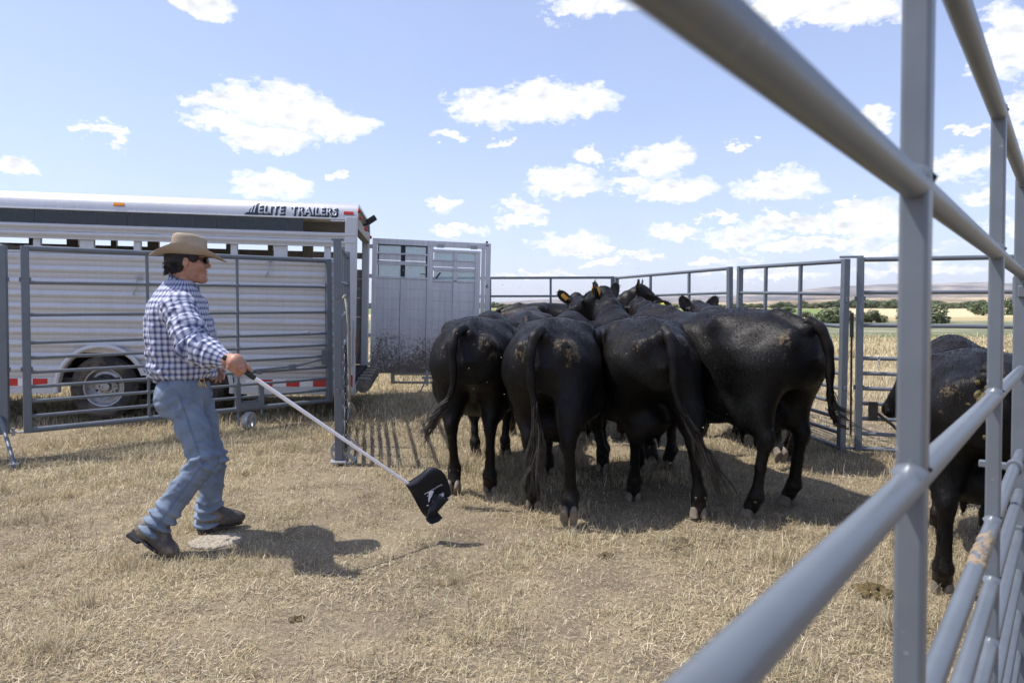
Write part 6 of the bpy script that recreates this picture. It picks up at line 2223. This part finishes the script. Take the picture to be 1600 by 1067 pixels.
# cut square at the hems
for s_ in 'RL':
    d_ = (J['an' + s_] - J['kn' + s_]).normalized()
    c_ = hem[s_]
    s, X, Y, Z = jn.block(c_ - Vector((0.14, 0.14, 0.14)), c_ + Vector((0.14, 0.14, 0.14)), 0.0)
    pl__ = (X - c_.x) * d_.x + (Y - c_.y) * d_.y + (Z - c_.z) * d_.z
    jn.d[s] = np.maximum(jn.d[s], np.where(np.sqrt((X - c_.x) ** 2 + (Y - c_.y) ** 2 + (Z - c_.z) ** 2) < 0.14, pl__ - 0.03, -1))
V, Q, N = jn.surface()
fold = crumple(V, 0.014, 9, 12, 9)
seam = np.zeros(len(V))
crest = np.clip((fold - 0.002) / 0.003, 0, 1)
legw = {}
for s_ in 'RL':
    h_, k_, a_ = [np.array(J[q + s_]) for q in ('hip', 'kn', 'an')]
    for (p0, p1, which) in ((h_, k_, 0), (k_, a_, 1)):
        d = p1 - p0
        L = np.linalg.norm(d)
        d = d / L
        r = V - p0
        t = r @ d
        rad = r - t[:, None] * d
        dist = np.linalg.norm(rad, axis=1)
        on = (t > (-0.03 if which else 0.02)) & (t < L + (0.06 if which else 0.02)) & (dist < 0.14)
        e1 = np.cross(d, np.array(SD))
        e1 /= np.linalg.norm(e1)
        e2 = np.cross(d, e1)
        an = np.arctan2(rad @ e2, rad @ e1)
        if which:
            w = np.clip((t - (L - 0.17)) / 0.10, 0, 1) * on
            fold += w * 0.013 * np.sin(t * 125 + 1.7 * np.sin(an * 1 + (0 if s_ == 'R' else 2)))   # stacked above the boot
            kb = np.exp(-((t - 0.0) / 0.07) ** 2) * on
            fold += kb * 0.010 * np.sin(t * 120 + 1.5 * np.sin(an)) * (np.cos(an - 0.0) * 0.5 + 0.6)
            hm = np.clip((t - (L + 0.012)) / 0.006, 0, 1) * on
            fold = fold * (1 - 0.4 * hm) + 0.003 * hm
        else:
            w = np.exp(-((t - L) / 0.09) ** 2) * on
            fold += w * 0.006 * np.sin(t * 95 + 2 * np.sin(an))
            w = np.exp(-((t - 0.06) / 0.08) ** 2) * on
            fold += w * 0.005 * np.sin(t * 80 + 3 * np.sin(an * 2))
        # outseam along the outer side
        outer = rad @ np.array(SD) * (-1 if s_ == 'R' else 1)
        fr_ = rad @ e1
        seam = np.maximum(seam, np.where(on & (outer > 0.03), np.exp(-(fr_ / 0.006) ** 2), 0))
V = V + N * fold[:, None]
link('jeans', np_mesh('jeans', V, Q, DENIM, attrs={'cloth': ('FLOAT_VECTOR', np.stack([seam, crest, 0 * seam], -1))}), man)


def surf_patch(name, mat, cx, cy, cz, w, h, thick, tilt=0.0, nrm_=None, bev=0.003):
    n = (nrm_ or -SD).normalized()
    z = (UPZ - n * UPZ.dot(n)).normalized()
    x = z.cross(n)
    M = Matrix(((x.x, n.x, z.x, cx), (x.y, n.y, z.y, cy), (x.z, n.z, z.z, cz), (0, 0, 0, 1))) @ Matrix.Rotation(tilt, 4, 'Y')
    return link(name, MB().box(-w / 2, w / 2, -thick / 2, thick / 2, -h / 2, h / 2, bev).mesh(name, mat), man, M=M)


# belt, back pocket with leather patch, keys
bl = MB()
bc = mp_(287, 583, 3.92)
prof_ = []
for k_ in range(48):
    a = 2 * math.pi * k_ / 48
    dr = FW * math.cos(a) * 0.131 + SD * math.sin(a) * 0.155
    for (g_, zz_) in ((0.0, -0.02), (0.006, -0.018), (0.006, 0.018), (0.0, 0.02)):
        bl.v.append(Vector((pel.x - 0.012 * FW.x, pel.y, 0.958)) + dr * (1 + g_ / 0.17) + UPZ * zz_)
for k_ in range(48):
    k2 = (k_ + 1) % 48
    for j in range(4):
        j2 = (j + 1) % 4
        bl.f.append((k_ * 4 + j, k2 * 4 + j, k2 * 4 + j2, k_ * 4 + j2))
bl.build('belt', BELT, man, True, 40)

# ---- boots
def boot(an, toe, heel, up_dir, flat):
    """Work boot: heel and toe given at the sole."""
    fl = Field(np.minimum(np.minimum(an, toe), heel) - 0.14, np.maximum(np.maximum(an, toe), heel) + 0.14, 0.0065)
    d = (toe - heel).normalized()
    sidev = d.cross(up_dir).normalized()
    upn = sidev.cross(d).normalized()
    if upn.z < 0:
        upn = -upn
    ax = (d, sidev, upn)
    L = (toe - heel).length
    fl.ell(heel + d * 0.05 + upn * 0.055, (0.062, 0.040, 0.055), 0.0, ax)
    fl.ell(heel + d * (L * 0.66) + upn * 0.042, (0.105, 0.05, 0.042), 0.04, ax)
    fl.ell(heel + d * (L - 0.05) + upn * 0.034, (0.055, 0.043, 0.034), 0.03, ax)
    fl.cone(heel + d * 0.07 + upn * 0.07, an + (an - heel).normalized() * 0.03, 0.05, 0.052, 0.04)
    fl.cone(heel + d * 0.1 + upn * 0.085, heel + d * (L * 0.6) + upn * 0.06, 0.044, 0.036, 0.04)
    V, Q, N = fl.surface()
    V = V + N * crumple(V, 0.004, 14, 14, 3)[:, None]
    b = link('boot', np_mesh('boot', V, Q, LEATH), man)
    sl = MB()
    ring = []
    for k in range(28):
        a = 2 * math.pi * k / 28
        lx = L / 2 + (L / 2 + 0.008) * math.cos(a)
        w = 0.047 * (1 - 0.18 * math.cos(a) ** 2) * (0.80 if math.cos(a) < -0.1 else 1.0)
        ring.append((lx, w * math.sin(a)))
    sl.extrude(ring, [lambda p, q: heel + d * p + sidev * q - upn * 0.004, lambda p, q: heel + d * p + sidev * q + upn * 0.012])
    M = Matrix(((d.x, sidev.x, upn.x, heel.x), (d.y, sidev.y, upn.y, heel.y), (d.z, sidev.z, upn.z, heel.z), (0, 0, 0, 1)))
    sl.box(-0.006, 0.075, -0.036, 0.036, -0.026, -0.004, 0.004, M)
    link('sole', sl.mesh('sole', DARKM, False), b)
    return b


boot(J['anR'], mp_(263, 876, 3.70), mp_(203, 833, 3.74), (J['knR'] - J['anR']), False)
tL, hL = mp_(374, 824, 4.22), mp_(307, 834, 4.09)
gzz = float(ground_z(-1.7, 4.1)) + 0.02
tL.z = gzz
hL.z = gzz + 0.012
boot(J['anL'], tL, hL, UPZ, True)

# ---- hair, glasses, hat
hr = Field(Hd - Vector((0.2, 0.2, 0.2)), Hd + Vector((0.2, 0.2, 0.2)), 0.005)
hr.ell(hp(-0.02, 0, 0.012), (0.105, 0.086, 0.108), 0.0, ax3)
hr.ell(hp(-0.066, 0, -0.036), (0.042, 0.06, 0.04), 0.02, ax3)
hr.ell(hp(0.105, 0, -0.06), (0.13, 0.2, 0.15), 0.0, ax3, sub=True)
hr.ell(hp(0.05, 0, -0.10), (0.085, 0.2, 0.095), 0.0, ax3, sub=True)
for q in (-1, 1):
    hr.ell(hp(0.035, q * 0.075, 0.02), (0.03, 0.014, 0.035), 0.008, ax3)
V, Q, N = hr.surface()
V = V + N * (0.010 * (vnoise(V[:, 0] * 40, V[:, 2] * 26 + V[:, 1] * 30, 1, 2) - 0.45))[:, None]
hair = link('hair', np_mesh('hair', V, Q, BLACKH), man)
st = MB()
rr = random.Random(6)
for i in range(150):
    a = rr.uniform(-1.25, 1.25)
    p0 = hp(-0.10 * math.cos(a) - 0.012, 0.085 * math.sin(a), rr.uniform(-0.075, -0.01))
    dv = (-FW * math.cos(a) + SD * math.sin(a)) * rr.uniform(0.5, 1.3) - UPZ * rr.uniform(0.3, 1.2)
    L_ = rr.uniform(0.012, 0.028)
    st.tube([p0, p0 + dv.normalized() * L_ * 0.5, p0 + (dv.normalized() - UPZ * 0.3 - FW * 0.3 * rr.random()).normalized() * L_], [0.003, 0.0024, 0.0008], 4, cap=False)
link('hair_ends', st.mesh('hair_ends', BLACKH, True), hair)
gl_ = MB()
for q in (-1, 1):
    M = Matrix.Translation(hp(0.094, q * 0.034, 0.0)) @ Matrix(((FW.x, SD.x, 0, 0), (FW.y, SD.y, 0, 0), (0, 0, 1, 0), (0, 0, 0, 1))) @ Matrix.Rotation(q * R(-22), 4, 'Z')
    gl_.box(-0.005, 0.006, -0.030, 0.030, -0.021, 0.017, 0.005, M)
    gl_.tube([hp(0.088, q * 0.062, 0.008), hp(0.06, q * 0.078, 0.008), hp(0.0, q * 0.082, 0.01)], 0.0032, 6)
gl_.build('sunglasses', LENS, man, True, 40)

HT = mp_(296, 398.5, 3.92)
hf = (FW * math.cos(R(2.5)) - UPZ * math.sin(R(2.5))).normalized()
hu = (UPZ * math.cos(R(2.5)) + FW * math.sin(R(2.5))).normalized()


def hatp(u, v, w):
    return HT + hf * u * 0.94 + SD * v * 0.95 + hu * w * 0.97


def smooth01(t):
    t = max(0.0, min(1.0, t))
    return t * t * (3 - 2 * t)


def hat_mesh():
    mb = MB()
    na = 72
    rows = []

    def brim(t, th):
        r_ = []
        for k in range(na):
            a = 2 * math.pi * k / na
            c, s = math.cos(a), math.sin(a)
            A, B = 0.107 + t * 0.109, 0.089 + t * 0.083 * (1 - 0.12 * abs(c))
            lift = 0.060 * (abs(s) ** 2.2) * t ** 1.7 - 0.020 * (abs(c) ** 2) * t ** 1.5 - (0.012 * t if c > 0 else 0)
            B2 = B - 0.030 * t ** 2 * abs(s) ** 3
            r_.append(hatp(A * c, B2 * s, lift + th))
        return r_
    for t in np.linspace(1, 0, 9):
        rows.append(brim(t, -0.0025))
    rows = rows[::-1]                                        # underside from the head outwards
    under = rows
    over = [brim(t, 0.003) for t in np.linspace(1, 0, 9)]
    crown = []
    HC = 0.122
    for i in range(1, 13):
        t = i / 12
        A = 0.107 - 0.012 * t
        B = 0.089 - 0.014 * t
        z = HC * t
        if i >= 10:                                          # rounded shoulder of the crown
            k_ = (i - 9) / 3
            A, B, z = A - 0.018 * k_ ** 2, B - 0.016 * k_ ** 2, HC * (9 / 12 + 3 / 12 * math.sin(k_ * math.pi / 2))
        r_ = []
        for k in range(na):
            a = 2 * math.pi * k / na
            c, s = math.cos(a), math.sin(a)
            p = 2.3
            q = (abs(c) ** p + abs(s) ** p) ** (-1 / p)
            front = max(0, c)
            dent = 0.017 * math.exp(-((abs(s) - 0.75) / 0.22) ** 2) * smooth01(c * 1.6 + 0.45) * t ** 2
            r_.append(hatp(A * c * q, (B * s - dent * (1 if s > 0 else -1)) * q, z - 0.016 * front ** 2 * t))
        crown.append(r_)
    top = []
    for sc in (0.9, 0.78, 0.64, 0.48, 0.3, 0.12):
        r_ = []
        for k in range(na):
            a = 2 * math.pi * k / na
            c, s = math.cos(a), math.sin(a)
            u, v = 0.077 * sc * c, 0.059 * sc * s
            groove = 0.030 * math.exp(-(v / 0.017) ** 2) * smooth01((0.95 - sc) * 3.5)
            sided = 0.020 * math.exp(-((abs(v) - 0.046) / 0.014) ** 2) * math.exp(-((u - 0.01) / 0.042) ** 2)
            r_.append(hatp(u, v, HC + 0.004 - 0.016 * max(0, u / 0.077) ** 2 - groove - sided))
        top.append(r_)
    allr = under + over + crown + top
    for r_ in allr:
        mb.v += r_
    for i in range(len(allr) - 1):
        for k in range(na):
            k2 = (k + 1) % na
            mb.f.append((i * na + k, i * na + k2, (i + 1) * na + k2, (i + 1) * na + k))
    mb.f.append(tuple((len(allr) - 1) * na + k for k in range(na)))
    return mb


hat = hat_mesh().build('cowboy_hat', FELT, man, True, 70)
hb = MB()
for k in range(48):
    a = 2 * math.pi * k / 48
    c, s = math.cos(a), math.sin(a)
    p = 2.2
    q = (abs(c) ** p + abs(s) ** p) ** (-1 / p) * 1.012
    for (g_, w) in ((0, 0.003), (0.001, 0.003), (0.001, 0.022), (0, 0.022)):
        hb.v.append(hatp((0.1072 + g_) * c * q, (0.0892 + g_) * s * q, w))
for k in range(48):
    k2 = (k + 1) % 48
    for j in range(4):
        j2 = (j + 1) % 4
        hb.f.append((k * 4 + j, k2 * 4 + j, k2 * 4 + j2, k * 4 + j2))
link('hat_band', hb.mesh('hat_band', FELT, True, 50), hat)

# back pocket patch and key ring
pk = mp_(266, 601, 3.745)
surf_patch('leather_patch', BELT, pk.x, pk.y, pk.z, 0.05, 0.026, 0.006, R(-6), (-SD - FW * 0.55 + UPZ * 0.05))
ks = MB()
k0 = mp_(316, 598, 3.72)
for i in range(4):
    ks.tube([k0 + Vector((0.012 * i - 0.02, -0.012, 0.008 * math.sin(i * 2))), k0 + Vector((0.012 * i - 0.012 , -0.014, -0.02 - 0.008 * (i % 2)))], 0.004, 6)
ks.lathe([(0.014 + 0.002 * math.cos(w), 0.002 * math.sin(w)) for w in [i * math.pi / 3 for i in range(6)]], 14, Matrix.Translation(k0 + Vector((0, -0.012, 0.01))) @ Matrix.Rotation(math.pi / 2, 4, 'X'), closed=True)
ks.build('key_ring', BRASS, man, True)

# ------------------------------------------------------------------ the stock flag he holds
WHITE_S = simple('white_fibreglass', (0.86, 0.83, 0.84), 0.35, var=0.06)
GRIPM = simple('black_foam_grip', (0.03, 0.03, 0.033), 0.7, var=0.3, vscale=40, bump=0.3, bscale=150)
FLAGM = simple('black_nylon', (0.010, 0.011, 0.016), 0.5, spec=0.2, var=0.4, vscale=12, bump=0.25, bscale=28)
PRINT = simple('white_print', (0.72, 0.74, 0.8), 0.6, var=0.1)
S0 = MAN_O + GRIP - SDIR * 0.09
fs = empty('stock_flag', S0)
tag(fs, 'white driving stick with black printed flag held in the man\'s right hand', 'flag')
Ls = (MAN_O + TIP - S0).length
gripL = 0.19
MB().tube([SDIR * gripL, SDIR * (Ls + 0.02)], [0.0105, 0.009], 12).build('shaft', WHITE_S, fs, True, 40)
MB().tube([SDIR * 0.0, SDIR * 0.01, SDIR * gripL, SDIR * (gripL + 0.004)], [0.010, 0.0145, 0.0135, 0.0108], 12).build('handle', GRIPM, fs, True, 40)


def flag_pt(s, t):
    """s 0..1 across from the stick side, t 0..1 from the upper to the lower edge; photo outline with its own depth."""
    top = [(632, 757), (655, 742), (671, 731), (690, 737), (701, 757), (704, 775)]
    bot = [(634, 760), (641, 771), (648, 784), (655, 797), (661, 806), (667, 811)]
    x = s * 5
    i = min(4, int(x))
    f_ = x - i

    def cr(L):
        p0, p1, p2, p3 = [Vector(L[max(0, min(5, i + k))]) for k in (-1, 0, 1, 2)]
        return 0.5 * (2 * p1 + (p2 - p0) * f_ + (2 * p0 - 5 * p1 + 4 * p2 - p3) * f_ ** 2 + (3 * p1 - p0 - 3 * p2 + p3) * f_ ** 3)
    a, b = cr(top), cr(bot)
    p = a.lerp(b, t)
    depth = 3.92 - 0.055 * math.sin(math.pi * min(1, s * 1.1)) * math.sin(math.pi * (0.15 + 0.7 * t)) + 0.012 * math.sin(s * 9 + t * 5) + 0.03 * s * t
    return at(p.x, p.y, depth) - S0


fb = MB()
ns, nt2 = 22, 16
for i in range(ns + 1):
    for j in range(nt2 + 1):
        fb.v.append(flag_pt(i / ns, j / nt2))
for i in range(ns):
    for j in range(nt2):
        a = i * (nt2 + 1) + j
        fb.f.append((a, a + 1, a + nt2 + 2, a + nt2 + 1))
# the lower corner folded towards the camera, ending in a curl
fold_pts = [[(701, 781), (676, 771)], [(697, 786), (674, 778)], [(692, 791.5), (671, 788)], [(687, 797), (668, 798)], [(683, 801.5), (666, 808)], [(686, 805), (664.5, 812)], [(691, 811), (666, 816)], [(684, 817), (671, 820)], [(676, 820), (675, 820.5)]]
rows_ = []
for k, (a, b) in enumerate(fold_pts):
    row = []
    for j in range(9):
        t = j / 8
        p = Vector(a).lerp(Vector(b), t)
        dp = 3.868 - 0.022 * math.sin(math.pi * t) * (0.6 if k < 5 else -0.8) - 0.003 * k + 0.01 * (t if k < 5 else 0)
        row.append(at(p.x, p.y, dp) - S0)
    rows_.append(row)
b0 = len(fb.v)
for row in rows_:
    fb.v += row
for k in range(len(rows_) - 1):
    for j in range(8):
        a = b0 + k * 9 + j
        fb.f.append((a, a + 1, a + 10, a + 9))
fme = fb.mesh('flag', FLAGM, True)
flag = link('flag', fme, fs)
sm = flag.modifiers.new('thickness', 'SOLIDIFY')
sm.thickness = 0.0016
sm.offset = 0


def flag_print(name, bm, cx, cy, rot, scale):
    """Lay flat lettering on the cloth: local x/y to photo rows, pushed just proud of the flag."""
    for q in bm.verts:
        u, v = q.co.x * scale, q.co.y * scale
        px, py = cx + u * math.cos(rot) - v * math.sin(rot), cy - (u * math.sin(rot) + v * math.cos(rot))
        best = None
        for i in range(ns + 1):
            for j in range(nt2 + 1):
                w = fb.v[i * (nt2 + 1) + j] + S0
                X_, Y_ = 800 + F * w.x / w.y, HOR - F * (w.z - CAM_H) / w.y
                dd = (X_ - px) ** 2 + (Y_ - py) ** 2
                if best is None or dd < best[0]:
                    best = (dd, w.y)
        q.co = at(px, py, best[1] - 0.006) - S0
    me = bpy.data.meshes.new(name)
    bm.to_mesh(me)
    bm.free()
    me.materials.append(PRINT)
    return link(name, me, flag)


flag_print('lettering', text_mesh('Proven Performance', 1.0, 0, 0.012), 689.5, 757.0, R(180 + 30), 3.5)
flag_print('lettering', text_mesh('MLS', 1.0, 0, 0.03), 692.0, 770.5, R(180 + 28), 5.6)


def poly_bm(pts):
    bm = bmesh.new()
    bm.faces.new([bm.verts.new((a, b, 0)) for a, b in pts])
    bmesh.ops.triangulate(bm, faces=bm.faces[:])
    return bm


for pts in ([(669, 770), (674, 768), (677.5, 769), (675, 775), (671.5, 781), (669.5, 787), (668, 783), (669, 777)], [(665, 791), (669.5, 789.5), (668, 793)], [(687, 777.5), (691, 772), (693, 776), (690.5, 779.5)], [(696.5, 780.5), (700.5, 778), (701, 780.5), (697, 781.5)], [(666, 776), (668, 775), (668, 777)]):
    flag_print('emblem', poly_bm([(a - 670, -(b - 770)) for a, b in pts]), 670, 770, 0.0, 1.0)


# ================================================================== SMALL THINGS ON THE GROUND
def clod(name, x, y, r, h, mat, label, cat, seed, group=None, lumps=26, fine=1.0):
    rr = random.Random(seed)
    fl = Field((-r * 1.7, -r * 1.7, -0.03), (r * 1.7, r * 1.7, h * 2.2 + 0.03), max(0.005, r / 22))
    for i in range(lumps):
        a, q = rr.uniform(0, 6.28), r * math.sqrt(rr.random())
        s_ = rr.uniform(0.16, 0.34) * r * fine
        fl.ell((q * math.cos(a), q * math.sin(a) * 0.8, h * rr.uniform(0.0, 0.7) * (1 - q / r * 0.6)), (s_, s_ * rr.uniform(0.6, 1.2), s_ * rr.uniform(0.35, 0.7)), 0.008)
    V, Q, N = fl.surface()
    V = V + N * (r * 0.12 * (vnoise(V[:, 0] * 60 + seed, V[:, 1] * 60 + V[:, 2] * 40, 1, 3) - 0.5))[:, None]
    o = link(name, np_mesh(name, V, Q, mat), None, (x, y, float(ground_z(x, y)) - 0.004))
    tag(o, label, cat, group)


PALE = simple('pale_caliche', (0.36, 0.315, 0.25), 0.95, var=0.25, vscale=35, bump=0.9, bscale=70)


def gp(px, py):
    d = CAM_H * F / (py - HOR)
    return (px - 800) * d / F, d


DG = 'dung and clods on the corral floor'
x_, y_ = gp(338, 846)
clod('earth_clod', x_, y_ - 0.02, 0.15, 0.012, PALE, 'pale crumbly patch of earth under the man\'s front boot', 'earth', 3, lumps=190, fine=0.42)
x_, y_ = gp(1368, 930)
clod('dung_pat', x_, y_, 0.085, 0.05, WET, 'yellow brown dung pat beyond the blurred rail, near the thick upright', 'dung', 5, DG, 44)
for (px_, py_, r_, lab, m_) in ((932, 842, 0.065, 'dark brown clod by the raised hind foot of the second cow', MUDM), (948, 872, 0.05, 'small dark clod in the grass below the second cow', DUNG), (1062, 852, 0.08, 'flat dark dung pat in the grass below the third cow', DUNG), (459, 972, 0.035, 'small dark lump put in for a hole in the foreground grass left of centre', DUNG), (1213, 810, 0.06, 'earth clod beside the near hind hoof of the largest cow', MUDM)):  # the lone foreground lump is added in place of a dark hole
    x_, y_ = gp(px_, py_)
    clod('dung_clod', x_, y_, r_, 0.035, m_, lab, 'dung', int(px_), DG)

# flies: pale specks over the cattle and dark ones against the sky
def flies():
    rs = np.random.RandomState(2)
    P = []
    for (cx, cy, n) in ((-0.25, 4.9, 30), (0.3, 4.5, 50), (0.95, 4.6, 55), (1.6, 5.0, 50), (0.6, 7.5, 30), (1.0, 6.0, 60), (1.6, 8.5, 60)):
        q = np.stack([cx + rs.normal(0, 0.5, n), cy + rs.normal(0, 0.35, n) - 0.2, np.abs(rs.normal(0.95, 0.45, n)) + 0.1], -1)
        P.append(q)
    P = np.concatenate(P)
    n = len(P)
    s = rs.uniform(0.0016, 0.0034, n)
    d = rs.normal(size=(n, 3))
    d /= np.linalg.norm(d, axis=1, keepdims=True)
    e = np.cross(d, rs.normal(size=(n, 3)))
    e /= np.linalg.norm(e, axis=1, keepdims=True)
    g = np.cross(d, e)
    V = np.stack([P + d * s[:, None] * 1.6, P - d * s[:, None] * 1.6, P + e * s[:, None], P - e * s[:, None], P + g * s[:, None], P - g * s[:, None]], 1).reshape(-1, 3)
    b = np.arange(n)[:, None] * 6
    T = np.concatenate([b + np.array(t)[None] for t in ((0, 2, 4), (0, 4, 3), (0, 3, 5), (0, 5, 2), (1, 4, 2), (1, 3, 4), (1, 5, 3), (1, 2, 5))])
    o = link('flies', np_mesh('flies', V, T, FLYM))
    tag(o, 'swarm of tiny flies around the cattle', 'flies', kind='stuff')


FLYM = simple('fly_wings', (0.3, 0.29, 0.27), 0.25, var=0.5, vscale=3, spec=0.8)
flies()


# ------------------------------------------------------------------ the air of the valley
hm_ = bpy.data.materials.new('valley_haze')
hm_.use_nodes = True
hn = hm_.node_tree
hn.nodes.clear()
ho = nd(hn, 'ShaderNodeOutputMaterial')
hv = nd(hn, 'ShaderNodeVolumePrincipled')
hv.inputs['Color'].default_value = (0.93, 0.95, 1.0, 1)
hv.inputs['Density'].default_value = 0.00006
hv.inputs['Anisotropy'].default_value = 0.2
hn.links.new(hv.outputs[0], ho.inputs['Volume'])
hz = MB().box(-9500, 9500, -1000, 9400, -8, 215).build('haze', hm_)
tag(hz, 'thin pale haze in the air of the valley', 'haze', kind='stuff')
